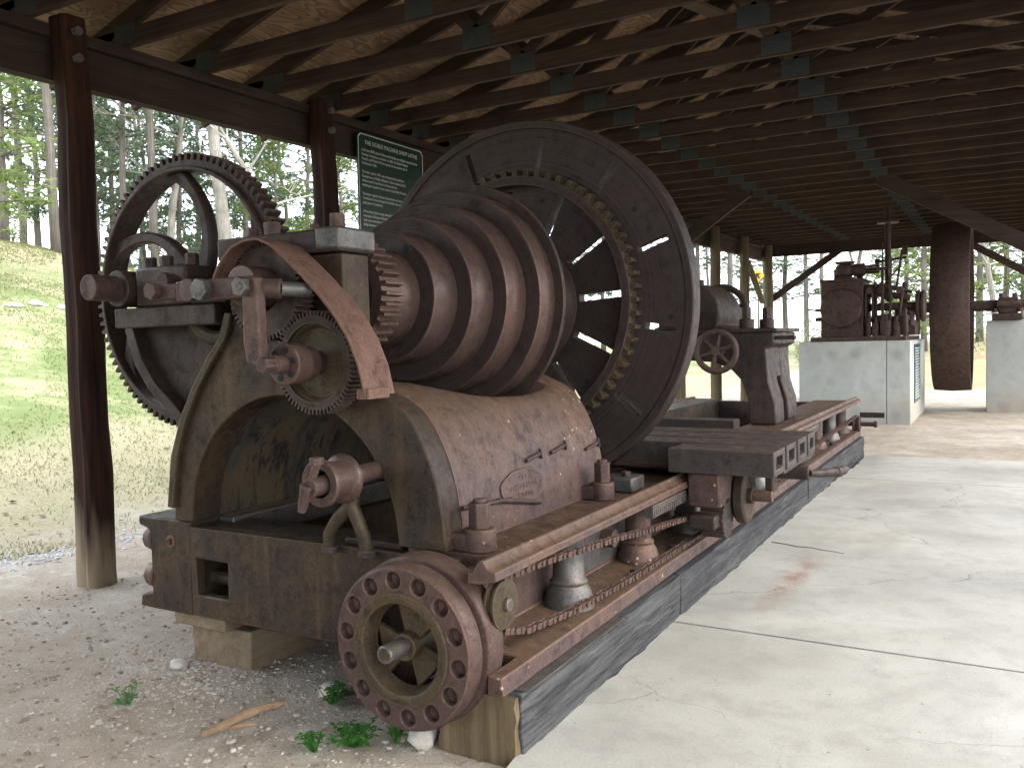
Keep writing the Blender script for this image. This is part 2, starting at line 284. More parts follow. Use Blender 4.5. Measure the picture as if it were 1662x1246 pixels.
# ------------------------------------------------------------------ mesh builder
class MB:
    def __init__(s): s.v = []; s.f = []
    def add(s, vs, fs):
        o = len(s.v); s.v += [tuple(v) for v in vs]; s.f += [tuple(i + o for i in f) for f in fs]; return s
    def box(s, x0, x1, y0, y1, z0, z1):
        return s.add([(x, y, z) for x in (x0, x1) for y in (y0, y1) for z in (z0, z1)],
                     [(0, 1, 3, 2), (4, 6, 7, 5), (0, 4, 5, 1), (2, 3, 7, 6), (0, 2, 6, 4), (1, 5, 7, 3)])
    def bar(s, p, q, w, h, up=(0, 0, 1)):
        p, q = Vector(p), Vector(q); d = (q - p).normalized(); sd = d.cross(Vector(up))
        if sd.length < 1e-4: sd = d.cross(Vector((1, 0, 0)))
        sd.normalize(); u = sd.cross(d)
        vs = [c + sd * a * w / 2 + u * b * h / 2 for c in (p, q) for a in (-1, 1) for b in (-1, 1)]
        return s.add(vs, [(0, 1, 3, 2), (4, 6, 7, 5), (0, 4, 5, 1), (2, 3, 7, 6), (0, 2, 6, 4), (1, 5, 7, 3)])
    def tube(s, path, r, n=12, caps=True, flat=None):
        P = [Vector(p) for p in path]; k = len(P); vs = []; fs = []
        R = r if isinstance(r, (list, tuple)) else [r] * k
        d0 = (P[1] - P[0]).normalized(); a = d0.orthogonal().normalized()
        for i in range(k):
            d = (P[min(i + 1, k - 1)] - P[max(i - 1, 0)]).normalized()
            a = (a - d * a.dot(d)).normalized(); b = d.cross(a)
            for j in range(n):
                t = tau * j / n; vs.append(P[i] + (a * cos(t) + b * sin(t)) * R[i])
        for i in range(k - 1):
            for j in range(n):
                fs.append((i * n + j, i * n + (j + 1) % n, (i + 1) * n + (j + 1) % n, (i + 1) * n + j))
        if caps: fs += [tuple(range(n - 1, -1, -1)), tuple(range((k - 1) * n, k * n))]
        return s.add(vs, fs)
    def cyl(s, p, q, r, r1=None, n=24): return s.tube([p, q], [r, r if r1 is None else r1], n)
    def rev(s, prof, o, axis='Y', n=48, a0=0., a1=tau):
        # prof: (t, r) pairs; revolved about the axis through o
        o = Vector(o); full = abs(a1 - a0 - tau) < 1e-6; k = len(prof); m = n if full else n + 1; vs = []; fs = []
        for j in range(m):
            a = a0 + (a1 - a0) * j / n; c, q = cos(a), sin(a)
            for t, r in prof:
                vs.append(o + (Vector((r * c, t, r * q)) if axis == 'Y' else Vector((t, r * c, r * q)) if axis == 'X' else Vector((r * c, r * q, t))))
        for j in range(n):
            j2 = (j + 1) % m
            for i in range(k - 1): fs.append((j * k + i, j * k + i + 1, j2 * k + i + 1, j2 * k + i))
        return s.add(vs, fs)
    def prism(s, pts, a, b, plane='xz'):
        f = {'xz': lambda p, t: (p[0], t, p[1]), 'yz': lambda p, t: (t, p[0], p[1]), 'xy': lambda p, t: (p[0], p[1], t)}[plane]
        n = len(pts); vs = [f(p, a) for p in pts] + [f(p, b) for p in pts]
        return s.add(vs, [tuple(range(n)), tuple(range(2 * n - 1, n - 1, -1))] + [(i, (i + 1) % n, n + (i + 1) % n, n + i) for i in range(n)])
    def strip(s, A, B, y0, y1, closed=True):
        # solid between two equal-length outlines A (outer) and B (inner) in xz, extruded along y
        n = len(A); vs = [(x, y, z) for y in (y0, y1) for P in (A, B) for (x, z) in P]; fs = []
        a0, b0, a1, b1 = 0, n, 2 * n, 3 * n
        for i in range(n if closed else n - 1):
            j = (i + 1) % n
            fs += [(a0 + i, a0 + j, b0 + j, b0 + i), (a1 + j, a1 + i, b1 + i, b1 + j), (a0 + j, a0 + i, a1 + i, a1 + j), (b0 + i, b0 + j, b1 + j, b1 + i)]
        if not closed:
            e = n - 1; fs += [(a0, b0, b1, a1), (a0 + e, a1 + e, b1 + e, b0 + e)]
        return s.add(vs, fs)
    def hexb(s, c, r, h, axis='Z', r2=None):
        c = Vector(c); d = {'Z': Vector((0, 0, 1)), 'X': Vector((1, 0, 0)), 'Y': Vector((0, -1, 0))}[axis]
        return s.tube([c, c + d * h], [r, r2 or r], 6)
    def mesh(s, name, org=(0, 0, 0)):
        me = bpy.data.meshes.new(name); o = Vector(org)
        me.from_pydata([Vector(v) - o for v in s.v], [], s.f); me.update()
        bm = bmesh.new(); bm.from_mesh(me); bmesh.ops.recalc_face_normals(bm, faces=bm.faces); bm.to_mesh(me); bm.free()
        return me
    def build(s, name, m, parent=None, bevel=0., ang=35, seg=2):
        o = bpy.data.objects.new(name, None) if False else None
        org = wpos(parent) if parent else Vector((0, 0, 0))
        me = s.mesh(name, org); me.materials.append(M[m] if isinstance(m, str) else m)
        me.shade_smooth(); me.set_sharp_from_angle(angle=rad(ang))
        o = bpy.data.objects.new(name, me); COL.objects.link(o)
        if parent: o.parent = parent
        if bevel:
            b = o.modifiers.new('bevel', 'BEVEL'); b.width = bevel; b.segments = seg; b.limit_method = 'ANGLE'; b.angle_limit = rad(40); b.harden_normals = False
        return o
def wpos(o):
    p = Vector((0, 0, 0))
    while o: p += Vector(o.location); o = o.parent
    return p
def thing(name, label, cat, loc, group=None):
    o = bpy.data.objects.new(name, None); COL.objects.link(o); o.location = loc; o.empty_display_size = .2
    return tag(o, label, cat, group)
def tag(o, label=None, cat=None, group=None, kind=None):
    if label: o['label'] = label
    if cat: o['category'] = cat
    if group: o['group'] = group
    if kind: o['kind'] = kind
    return o
def copy_tree(o, loc=None, parent=None):
    c = o.copy(); COL.objects.link(c)
    if parent: c.parent = parent
    if loc is not None: c.location = loc
    for ch in [k for k in o.children]: copy_tree(ch, None, c)
    return c
def circ(cx, cz, r, n, a0=0., a1=tau, inc=False):
    m = n + (1 if inc else 0)
    return [(cx + r * cos(a0 + (a1 - a0) * i / n), cz + r * sin(a0 + (a1 - a0) * i / n)) for i in range(m)]
def gear_pts(cx, cz, rr, rt, n, ph=0.):
    out = []
    for i in range(n):
        a = tau * i / n + ph; p = tau / n
        for da, r in ((-.27, rr), (-.15, rt), (.15, rt), (.27, rr)): out.append((cx + r * cos(a + da * p), cz + r * sin(a + da * p)))
    return out
def gear(mb, cx, cz, rr, rt, n, y0, y1, ri, ph=0.):
    A = gear_pts(cx, cz, rr, rt, n, ph); B = []
    for i in range(n):
        a = tau * i / n + ph; p = tau / n
        for da in (-.27, -.15, .15, .27): B.append((cx + ri * cos(a + da * p), cz + ri * sin(a + da * p)))
    return mb.strip(A, B, y0, y1)
# ------------------------------------------------------------------ terrain
def hgt(x, y):
    u = -7.2 - x
    h = 0.0
    if u > 0:
        fade = 1 - smooth(17, 46, y)
        t = min(u, 27.); r = .245 * (t - 1.5 * (1 - math.exp(-t / 1.5)))
        h = r * fade * (1 + .1 * sin(x * .21 + 1) * .5)
        if u > 27: h += (u - 27) * .02 * fade
    if y > 26: h += .02 * (y - 26) * smooth(-12, 2, x) + smooth(30, 60, y) * .6
    h += .035 * sin(x * 1.1 + 2 * sin(y * .37)) * sin(y * .83 + .6) * smooth(6.2, 9, -x) + .012 * sin(x * 4.1 + y) * sin(y * 3.3 - x * 1.2)
    return h - .045
def build_ground():
    xs = []; v = -170.
    while v < 90:
        xs.append(v); d = abs(v + 5); v += .22 if d < 5 else .45 if d < 15 else 1.2 if d < 35 else 5
    ys = []; v = -40.
    while v < 260:
        ys.append(v); v += .25 if 0 < v < 9 else .5 if -4 < v < 30 else 1.4 if v < 60 else 8
    nx, ny = len(xs), len(ys)
    mb = MB(); mb.v = [(x, y, hgt(x, y)) for y in ys for x in xs]
    mb.f = [(j * nx + i, j * nx + i + 1, (j + 1) * nx + i + 1, (j + 1) * nx + i) for j in range(ny - 1) for i in range(nx - 1)]
    o = mb.build('ground', 'ground', None, 0, 180); tag(o, 'bare dirt under the shed rising to a grassy hill', kind='structure')
build_ground()
# concrete walkway: panels split at the joints
def slab():
    root = bpy.data.objects.new('concrete_walkway', None); COL.objects.link(root); root.location = (0, 5, 0); tag(root, 'pale concrete walkway beside the lathe', kind='structure')
    ys = [-6.0, -1.1, 4.66, 10.3, 12.4]
    for i in range(4):
        y0, y1 = ys[i] + (.011 if i else 0), ys[i + 1] - (.011 if i < 3 else 0)
        L = []; n = 60
        for k in range(n + 1):
            y = y0 + (y1 - y0) * k / n
            L.append((-1.622 + .010 * sin(y * 5.1) * sin(y * 1.7 + 1) + .012 * sin(y * 17) + .06 * smooth(9, 12, y), y))
        pts = L + [(5.2, y1), (5.2, y0)]
        MB().prism(pts, -.14, 0.0, 'xy').build('slab_panel', 'slab', root, .003)
    # joint filler and the crack
    MB().box(-1.45, 5.1, 4.646, 4.674, -.1, -.03).build('joint', 'hole', root)
    MB().box(-1.45, 5.1, 10.287, 10.313, -.1, -.03).build('joint', 'hole', root)
    P = [(-1.56, 6.83), (-1.44, 6.80), (-1.36, 6.76), (-1.25, 6.765), (-1.16, 6.72), (-1.08, 6.71), (-1.0, 6.67)]
    A = [(x, y + .011 * (1 - i / 7)) for i, (x, y) in enumerate(P)]; B = [(x, y - .011 * (1 - i / 7)) for i, (x, y) in enumerate(P)]
    MB().prism(A + B[::-1], .0005, .0025, 'xy').build('crack', 'hole', root)
slab()
# ------------------------------------------------------------------ the shed
LX, RX = -5.75, 1.0                     # wall lines
MIDX = (LX + RX) / 2
Y0S, Y1S = -18.0, 24.75
def rz(y): return .012 * (y - 5)        # the roof line rises slightly towards the far end
def shed():
    sh = thing('open_shed', 'open timber pole shed with trussed plywood roof over the machines', 'shed', (MIDX, 8, 0))
    posts = [3.83 + 2.57 * k for k in range(-8, 9)]
    for side, X in ((0, LX + .15), (1, RX - .15)):
        for k, y in enumerate(posts):
            if side and -2 < y < 5: continue                      # the photographer stands in an open bay
            far = y > 16; r = .118 if not far else .125
            path = []; rr = []
            for j in range(13):
                z = -.3 + (3.93 + rz(y) + .3) * j / 12
                path.append((X + .006 * sin(j * 1.3 + k) - (.012 * z if not far else 0), y + .01 * cos(j * 1.7 + k), z)); rr.append(r * (1.03 - .012 * j + .012 * sin(j * 2.1 + k)))
            pm = MB().tube(path, rr, 24); c0 = [Vector(q) for q in path]
            for vi, v in enumerate(pm.v):
                q = c0[vi // 24]; a_ = math.atan2(v[1] - q.y, v[0] - q.x); e_ = 1 + (.10 * cos(4 * a_) * -1 if not far else 0) + .012 * sin(a_ * 9 + vi * .1) - (.10 if abs(((a_ + 1.35 + .05 * sin(vi * .05)) + pi) % tau - pi) < .12 else 0)
                pm.v[vi] = (q.x + (v[0] - q.x) * e_, q.y + (v[1] - q.y) * e_, v[2])
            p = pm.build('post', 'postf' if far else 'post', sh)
            if not far and not side:
                for dz in (3.62, 3.8):
                    MB().hexb((X + r * .8, y - r * .45, dz + rz(y)), .03, .045, 'X').build('bolt_head', 'grey', p)
    for X0, X1, s in ((LX - .06, LX - .012, 1), (LX - .115, LX - .063, 1), (RX + .012, RX + .06, -1), (RX + .063, RX + .115, -1)):
        for a, b in ((Y0S, -6.75), (-6.75, 1.35), (1.35, 9.45), (9.45, 17.55), (17.55, Y1S)):
            a2, b2 = a + .002, b - .002
            m = MB(); m.add([(x, y, z + rz(y)) for x in (X0, X1) for y in (a2, b2) for z in (3.515, 3.80)],
                            [(0, 1, 3, 2), (4, 6, 7, 5), (0, 4, 5, 1), (2, 3, 7, 6), (0, 2, 6, 4), (1, 5, 7, 3)])
            m.build('header_beam', 'header', sh, .004)
    for X in (LX - .06, RX + .06):
        for a, b in ((Y0S, 5.5), (5.5, 15.5), (15.5, Y1S)):
            m = MB(); m.add([(x, y, z + rz(y)) for x in (X - .10, X + .10) for y in (a + .002, b - .002) for z in (3.803, 3.885)],
                            [(0, 1, 3, 2), (4, 6, 7, 5), (0, 4, 5, 1), (2, 3, 7, 6), (0, 2, 6, 4), (1, 5, 7, 3)])
            m.build('top_plate', 'header', sh, .004)
    for z0 in (3.56,):                                            # far end header
        MB().box(LX - .012, RX + .012, 24.55, 24.62, 3.60 + rz(25), 4.06 + rz(25)).build('header_beam', 'header', sh, .004)
    # trusses
    PITCH = .30; eL, eR = LX - .95, RX + .55; zb = 3.89; hb = .14; th = .045
    ztop = lambda x: zb + .13 + PITCH * (min(x - (LX - .2), (RX + .2) - x))
    nod = [-3.58, -1.62]
    tops = [(LX + MIDX) / 2 - .05, (RX + MIDX) / 2 + .05]
    proto = thing('truss', None, None, (MIDX, 0, zb)); proto.parent = None
    MB().box(LX - .3, RX + .3, -th / 2, th / 2, zb, zb + hb).build('bottom_chord', 'truss', proto, .003)
    MB().bar((eL, 0, ztop(eL)), (MIDX - .01, 0, ztop(MIDX - .01)), th, hb).build('top_chord', 'truss', proto, .003)
    MB().bar((eR, 0, ztop(eR)), (MIDX + .01, 0, ztop(MIDX + .01)), th, hb).build('top_chord', 'truss', proto, .003)
    for a, b, mm in ((nod[0], tops[0], 'truss'), (nod[0], MIDX, 'truss'), (nod[1], MIDX, 'trussl'), (nod[1], tops[1], 'truss')):
        MB().bar((a, 0, zb + hb), (b, 0, ztop(b) - hb / 2), th * .9, .10).build('web', mm, proto, .003)
    for x in nod + [LX + .02, RX - .02]:
        for s in (-1, 1): MB().box(x - .12, x + .12, s * (th / 2 + .001) - .0015, s * (th / 2 + .001) + .0015, zb + .015, zb + .17).build('gusset_plate', 'gusset', proto)
    y = 4.36 - .762 * 29; first = True
    while y < 24.6:
        if first: t = proto; first = False
        else: t = copy_tree(proto)
        t.parent = sh; t.location = Vector((MIDX, y, zb + rz(y))) - Vector(sh.location)
        y += .762
    # plywood deck
    for side in (0, 1):
        e = eL if side == 0 else eR; sgn = 1 if side == 0 else -1
        seg = [e, e + sgn * 1.16, e + sgn * 2.33, e + sgn * 3.5, MIDX]
        for i in range(4):
            if abs(seg[i + 1] - seg[i]) < .05: continue
            y = Y0S + (0 if i % 2 else -1.2); k = 0
            while y < Y1S:
                a, b = max(y, Y0S), min(y + 2.438, Y1S + .3)
                if b - a > .3:
                    vs = []
                    for x in (seg[i] + sgn * .003, seg[i + 1] - sgn * .003):
                        for yy in (a + .003, b - .003):
                            for dz in (0, .016): vs.append((x, yy, ztop(x) + hb / 2 + .004 + dz + rz(yy)))
                    MB().add(vs, [(0, 1, 3, 2), (4, 6, 7, 5), (0, 4, 5, 1), (2, 3, 7, 6), (0, 2, 6, 4), (1, 5, 7, 3)]).build('plywood_sheet', 'ply', sh)
                y += 2.438
    for X in (eR + .02,):                                 # fascia
        m = MB(); m.add([(x, y, ztop(X) - .1 + dz + rz(y)) for x in (X - .015, X + .015) for y in (Y0S, Y1S) for dz in (0, .17)],
                        [(0, 1, 3, 2), (4, 6, 7, 5), (0, 4, 5, 1), (2, 3, 7, 6), (0, 2, 6, 4), (1, 5, 7, 3)]); m.build('fascia_board', 'header', sh)
    # knee braces
    yb = 14.3; zt = 3.88 + rz(yb)
    MB().bar((-1.62, yb, zt), (RX + .1, yb, 2.38), .22, .09, (0, 1, 0)).build('knee_brace', 'brace', sh, .004)
    MB().bar((-3.62, yb, zt), (LX - .1, yb, 2.5), .2, .09, (0, 1, 0)).build('knee_brace', 'brace', sh, .004)
    for a, b in (((LX + .15, 24.48, 2.62), (-3.75, 24.48, 3.9)), ((RX - .0, 24.48, 2.75), (-.95, 24.48, 4.0))):
        MB().bar(a, b, .17, .07, (0, 1, 0)).build('knee_brace', 'brace', sh, .004)
    MB().bar((LX + .15, 22.1, 3.55), (LX + .15, 23.7, 2.55), .06, .14, (1, 0, 0)).build('knee_brace', 'postf', sh, .004)
    # long diagonal stay laid over the webs
    MB().bar((-3.7, 1.5, 4.12), (-1.9, 9.0, 4.55), .14, .035).build('diagonal_stay', 'trussl', sh, .003)
shed()
# ------------------------------------------------------------------ lathe
AX, AZ = -2.88, 1.858
LA = thing('lathe', 'huge rusty antique lathe with stepped cone and big faceplate', 'lathe', (AX, 3.0, .24))
def part(mb, name, m, parent=LA, bevel=.005, ang=35, label=None):
    o = mb.build(name, m, parent, bevel, ang)
    if label: o['label'] = label
    return o
YE, YF = 3.0, 12.55     # ends of the bed
# bed
bed = bpy.data.objects.new('bed', None); COL.objects.link(bed); bed.parent = LA
m = MB()                                                        # left beam with flanges
m.prism([(-4.02, .725), (-3.62, .725), (-3.62, .235), (-4.03, .235), (-4.02, .30), (-3.93, .32), (-3.93, .64), (-3.95, .66), (-4.02, .68)], YE, YF)
part(m, 'left_beam', 'end', bed, .01)
RAIL = [(-1.785, .722), (-1.765, .725), (-1.748, .75), (-1.735, .774), (-1.715, .774), (-1.70, .748), (-1.685, .738), (-1.662, .735), (-1.657, .70), (-1.735, .682)]
m = MB(); m.prism([(-2.26, .722)] + RAIL + [(-1.955, .665), (-1.955, .335), (-1.735, .320), (-1.665, .315), (-1.655, .245), (-2.2, .245), (-2.2, .335), (-2.02, .35), (-2.02, .655), (-2.26, .66)], YE + .03, YF)
m2_ = MB(); m2_.prism(RAIL + [(-1.785, .682)], 2.77, YE + .031); part(m2_, 'rail_end', 'cast', bed, .004)
m2_ = MB(); m2_.prism([(-1.725, .318), (-1.665, .315), (-1.655, .245), (-1.725, .245)], 2.80, YE + .031); part(m2_, 'flange_end', 'cast', bed, .004)
part(m, 'right_beam', 'cast', bed, .006)
m = MB(); m.prism([(-3.98, .755), (-3.965, .725), (-4.015, .7255), (-4.0, .755)], YE + .4, YF); part(m, 'left_way', 'cast', bed, .003)
# end cross beam with a window
m = MB(); x0, x1, wx0, wx1, wz0, wz1 = -3.612, -1.98, -3.58, -3.355, .352, .538
yf, yb = YE - .005, YE + .16
outer = [(x0, .24), (x1, .24), (x1, .70), (x0, .70)]; inner = [(wx0, wz0), (wx1, wz0), (wx1, wz1), (wx0, wz1)]
m.strip(outer, inner, yf, yf + .06)
m.box(x0, x1, yf + .058, yb + .16, .64, .698)
m.box(x0, x1, yf + .058, yb + .12, .242, .30)
part(m, 'end_cross_beam', 'end', bed, .009)
part(MB().cyl((x0 + .01, yf + .14, .41), (x1 - .4, yf + .14, .41), .033), 'cross_rod', 'gearring', bed, 0)
part(MB().box(-3.6, -2.0, YF - .12, YF - .02, .26, .70), 'far_cross_beam', 'dark', bed, .01)
for y in (4.95, 7.2): part(MB().box(-3.61, -2.27, y, y + .1, .26, .6), 'cross_beam', 'dark', bed, .01)
# bosses at the left end
for z, r in ((.60, .075), (.40, .075)):
    part(MB().cyl((-3.925, YE + .06, z), (-4.0, YE + .06, z), r, r * .8), 'boss', 'cast', bed, .01)
part(MB().cyl((-3.77, YE - .004, .61), (-3.77, YE + .02, .61), .032), 'bolt_hole_ring', 'guard', bed, .003)
part(MB().box(-3.785, -3.755, YE - .02, YE - .003, .594, .626), 'square_bolt', 'dark', bed, .003)
# columns under the right rail
for i, y in enumerate([3.745, 4.67, 5.585, 6.5, 7.42, 8.34, 9.26, 10.18, 11.1, 11.9]):
    c = MB().rev([(.32, .0), (.32, .125), (.345, .125), (.36, .118), (.40, .108), (.43, .088), (.445, .094), (.46, .078), (.57, .074), (.675, .078)], (-1.83, y, 0), 'Z', 28)
    part(c, 'column', 'grey' if i % 2 == 0 else 'cast', bed, 0, 50)
for y in (4.35, 4.98, 5.12, 6.2, 7.0, 8.8, 10.6):
    part(MB().box(-1.755, -1.715, y, y + .04, .322, .36), 'square_bolt', 'dark', bed, .003)
part(MB().box(-1.96, -1.945, 3.9, 4.9, .36, .655), 'web_panel', 'grey', bed, .003)
part(MB().cyl((-1.95, 4.43, .5), (-1.87, 4.43, .5), .05), 'pipe_stub', 'cast', bed, .004)
# rack under the right rail
m = MB(); m.box(-1.72, -1.672, 4.5, 9.5, .655, .686)
for k in range(150): m.box(-1.72, -1.672, 4.5 + k * .0333, 4.516 + k * .0333, .615, .656)
part(m, 'rack', 'grey', bed, 0)
m = MB()
for k in range(14): m.box(-1.99, -1.93, 4.84, 4.93, .36 + k * .019, .369 + k * .019)
part(m, 'rack_pinion', 'dark', bed, 0)
# headstock: front arch frame, rear arch frame, curved side shells
hs = bpy.data.objects.new('headstock', None); COL.objects.link(hs); hs.parent = LA
prof = [(.725, -2.03), (.85, -2.038), (.976, -2.06), (1.09, -2.093), (1.182, -2.135), (1.26, -2.18), (1.32, -2.235), (1.36, -2.30), (1.40, -2.40), (1.44, -2.50)]
def pr(z):
    for (z0, a), (z1, b) in zip(prof, prof[1:]):
        if z <= z1: return a + (b - a) * (z - z0) / (z1 - z0)
    return prof[-1][1]
icx, icz, ir = -2.93, .73, .65
def arch(y0, y1, name, mt, open_=True):
    # closed outline: outer from right foot over the bearing pedestal to the left foot, inner semicircle back
    out = [(-2.03, .727)] + [(x, z) for z, x in prof[1:]] + [(-2.54, 1.50), (-2.545, 2.02), (-2.735, 2.02), (-2.735, 1.95)]
    out += circ(AX, AZ, .15, 12, rad(18), rad(-198), True)
    out += [(-3.05, 1.95), (-3.05, 2.02), (-3.27, 2.02), (-3.25, 1.80), (-3.235, 1.70), (-3.30, 1.62), (-3.36, 1.54), (-3.47, 1.42), (-3.56, 1.29), (-3.64, 1.12), (-3.69, .95), (-3.715, .727)]
    inn = circ(icx, icz, ir, 36, pi, 0, True)
    if not open_: inn = [(-3.5, .727), (-3.4, 1.0), (-3.1, 1.3), (-2.9, 1.35), (-2.7, 1.3), (-2.4, 1.0), (-2.28, .727)]
    m = MB(); m.prism(out + inn, y0, y1); return part(m, name, mt, hs, .008)
arch(2.985, 3.17, 'front_frame', 'end'); arch(4.46, 4.66, 'rear_frame', 'cast', False)
def topz(y):      # saddle-shaped upper edge of the side shell
    P = [(3.10, 1.44), (3.19, 1.44), (3.33, 1.425), (3.44, 1.395), (3.6, 1.351), (3.76, 1.332), (4.06, 1.319), (4.31, 1.331), (4.45, 1.35), (4.56, 1.38), (4.64, 1.44)]
    for (a, b), (c, d) in zip(P, P[1:]):
        if y <= c: return b + (d - b) * (y - a) / (c - a)
    return P[-1][1]
m = MB(); ny, nz = 36, 18
for lay in (0, 1):
    for j in range(ny + 1):
        y = 3.12 + (4.655 - 3.12) * j / ny; zt = topz(y)
        for i in range(nz + 1):
            z = .727 + (zt - .727) * i / nz; x = pr(z) + .004
            m.v.append((x - (.05 if lay else 0), y, z - (.01 if lay and i == nz else 0)))
N = (ny + 1) * (nz + 1)
for lay in (0, 1):
    for j in range(ny):
        for i in range(nz):
            a = lay * N + j * (nz + 1) + i; m.f.append((a, a + 1, a + nz + 2, a + nz + 1))
for j in range(ny):
    a = j * (nz + 1) + nz; b = N + a; m.f.append((a, a + nz + 1, b + nz + 1, b))
    a = j * (nz + 1); b = N + a; m.f.append((a, a + nz + 1, b + nz + 1, b))
for j in (0, ny):
    for i in range(nz): a = j * (nz + 1) + i; m.f.append((a, a + 1, N + a + 1, N + a))
part(m, 'side_shell', 'cast', hs, 0, 60, 'dusty brown bowed side casting with dipped top edge')
# left shell: visible from inside through the arch
m = MB()
A = circ(icx, icz, ir + .075, 24, pi, rad(98), True); B = circ(icx, icz, ir + .035, 24, pi, rad(98), True)
m.strip(A, B, 3.16, 4.47, False); part(m, 'inner_shell', 'flaked', hs, 0, 50)
# ledge inside
part(MB().box(-3.60, -3.50, 3.18, 4.9, .60, .722), 'inner_ledge', 'grey', bed, .006)
# raised rim along the left edge of the front frame
L = [(-3.70, .80), (-3.66, 1.06), (-3.58, 1.26), (-3.48, 1.42), (-3.37, 1.56), (-3.28, 1.66), (-3.235, 1.78)]
m = MB(); m.strip([(x - .03, z) for x, z in L], [(x + .015, z - .005) for x, z in L], 2.955, 3.05, False); part(m, 'edge_rib', 'gearring', hs, .006, 50)
# bearing caps with bolts
for y0, y1, nm in ((2.95, 3.205, 'front'), (4.44, 4.68, 'rear')):
    cp = part(MB().box(-3.29, -2.535, y0, y1, 2.026, 2.13), 'bearing_cap', 'dark', hs, .012)
    for x, h, r in ((-2.66, .085, .036), (-2.80, .05, .022), (-3.07, .08, .04), (-3.20, .06, .036)):
        b = MB().hexb((x, (y0 + y1) / 2 + .02, 2.13), r, h); part(b, 'nut', 'cast', cp, .004)
    if nm == 'front': part(MB().box(-2.665, -2.53, 2.945, 3.21, 2.035, 2.135), 'worn_cap_corner', 'grey', cp, .012)
    part(MB().rev([(y0 + .02, .0), (y0 + .02, .16), (y1 - .02, .16), (y1 - .02, 0)], (AX, 0, AZ), 'Y', 40), 'bearing_shell', 'gearring', hs, 0)
# back-gear bracket and plate to the left
m = MB(); m.prism([(-3.25, 1.80), (-3.93, 1.80), (-4.10, 1.74), (-4.03, 1.55), (-3.93, 1.42), (-3.80, 1.32), (-3.66, 1.20), (-3.60, 1.16), (-3.45, 1.40), (-3.3, 1.62)], 3.13, 3.165)
part(m, 'bracket_web', 'dark', hs, .006)
L = [(-4.10, 1.74), (-4.03, 1.55), (-3.93, 1.42), (-3.80, 1.32), (-3.66, 1.20)]
m = MB(); m.strip([(x - .035, z - .02) for x, z in L], [(x + .02, z + .015) for x, z in L], 3.05, 3.20, False); part(m, 'web_flange', 'dark', hs, .006, 50)
part(MB().box(-4.05, -3.30, 2.93, 3.16, 1.725, 1.825), 'bracket_shelf', 'dark', hs, .008)
part(MB().box(-3.66, -3.28, 2.98, 3.14, 1.83, 1.90), 'bracket_pad', 'dark', hs, .008)
BX, BZ = -4.02, 1.93
bb = part(MB().box(-3.90, -3.52, 2.95, 3.13, 1.828, 2.03), 'back_gear_bearing', 'dark', hs, .015)
part(MB().rev([(2.92, .0), (2.92, .095), (3.15, .095), (3.15, 0)], (BX + .01, 0, BZ), 'Y', 32), 'bearing_collar', 'dark', hs, .006)
for x in (-3.88, -3.75, -3.56): part(MB().hexb((x, 3.03, 2.03), .035, .06), 'nut', 'dark', bb, .004)
part(MB().hexb((-3.62, 2.94, 1.95), .045, .05, 'Y'), 'nut', 'dark', bb, .004)
m = MB(); m.strip(circ(-3.38, 1.86, .24, 24, pi, tau, True), circ(-3.38, 1.86, .165, 24, pi, tau, True), 3.0, 3.14, False)
part(m, 'half_collar', 'end', hs, .02, 50)
# back gear and shaft
bg_ = bpy.data.objects.new('back_gear', None); COL.objects.link(bg_); bg_.parent = LA
m = MB(); gear(m, BX, BZ, .735, .775, 92, 3.36, 3.46, .69); part(m, 'toothed_rim', 'dark', bg_, 0, 30)
m = MB(); m.strip(circ(BX, BZ, .70, 72), circ(BX, BZ, .676, 72), 3.33, 3.49); part(m, 'rim_flange', 'dark', bg_, .006, 50)
part(MB().rev([(3.28, 0), (3.28, .13), (3.34, .16), (3.48, .16), (3.54, .13), (3.54, 0)], (BX, 0, BZ), 'Y', 40), 'hub', 'dark', bg_, .008)
for k in range(6):
    a0 = rad(36 - 52 + 61 * k); A = []; B = []
    for i in range(15):
        t = i / 14; r = .13 + .55 * t; a = a0 + rad(52) * t ** 1.25
        hw = .075 - .035 * sin(pi * t) ** .7
        tx, tz = -sin(a), cos(a)
        A.append((BX + r * cos(a) + tx * hw, BZ + r * sin(a) + tz * hw)); B.append((BX + r * cos(a) - tx * hw, BZ + r * sin(a) - tz * hw))
    m = MB(); m.strip(A, B, 3.375, 3.445, False); part(m, 'curved_spoke', 'dark', bg_, .014, 50)
part(MB().cyl((BX + .0, 2.765, BZ), (BX + .0, 3.9, BZ), .066, n=36), 'shaft', 'pulley', bg_, .004)
# spindle
sp = part(MB().cyl((AX + .01, 2.70, AZ + .02), (AX, 5.3, AZ), .088, n=40), 'spindle', 'cone', LA, .004)
m = MB(); gear(m, AX, AZ, .20, .222, 56, 2.84, 2.93, .09); part(m, 'spindle_gear', 'dark', LA, 0, 30)
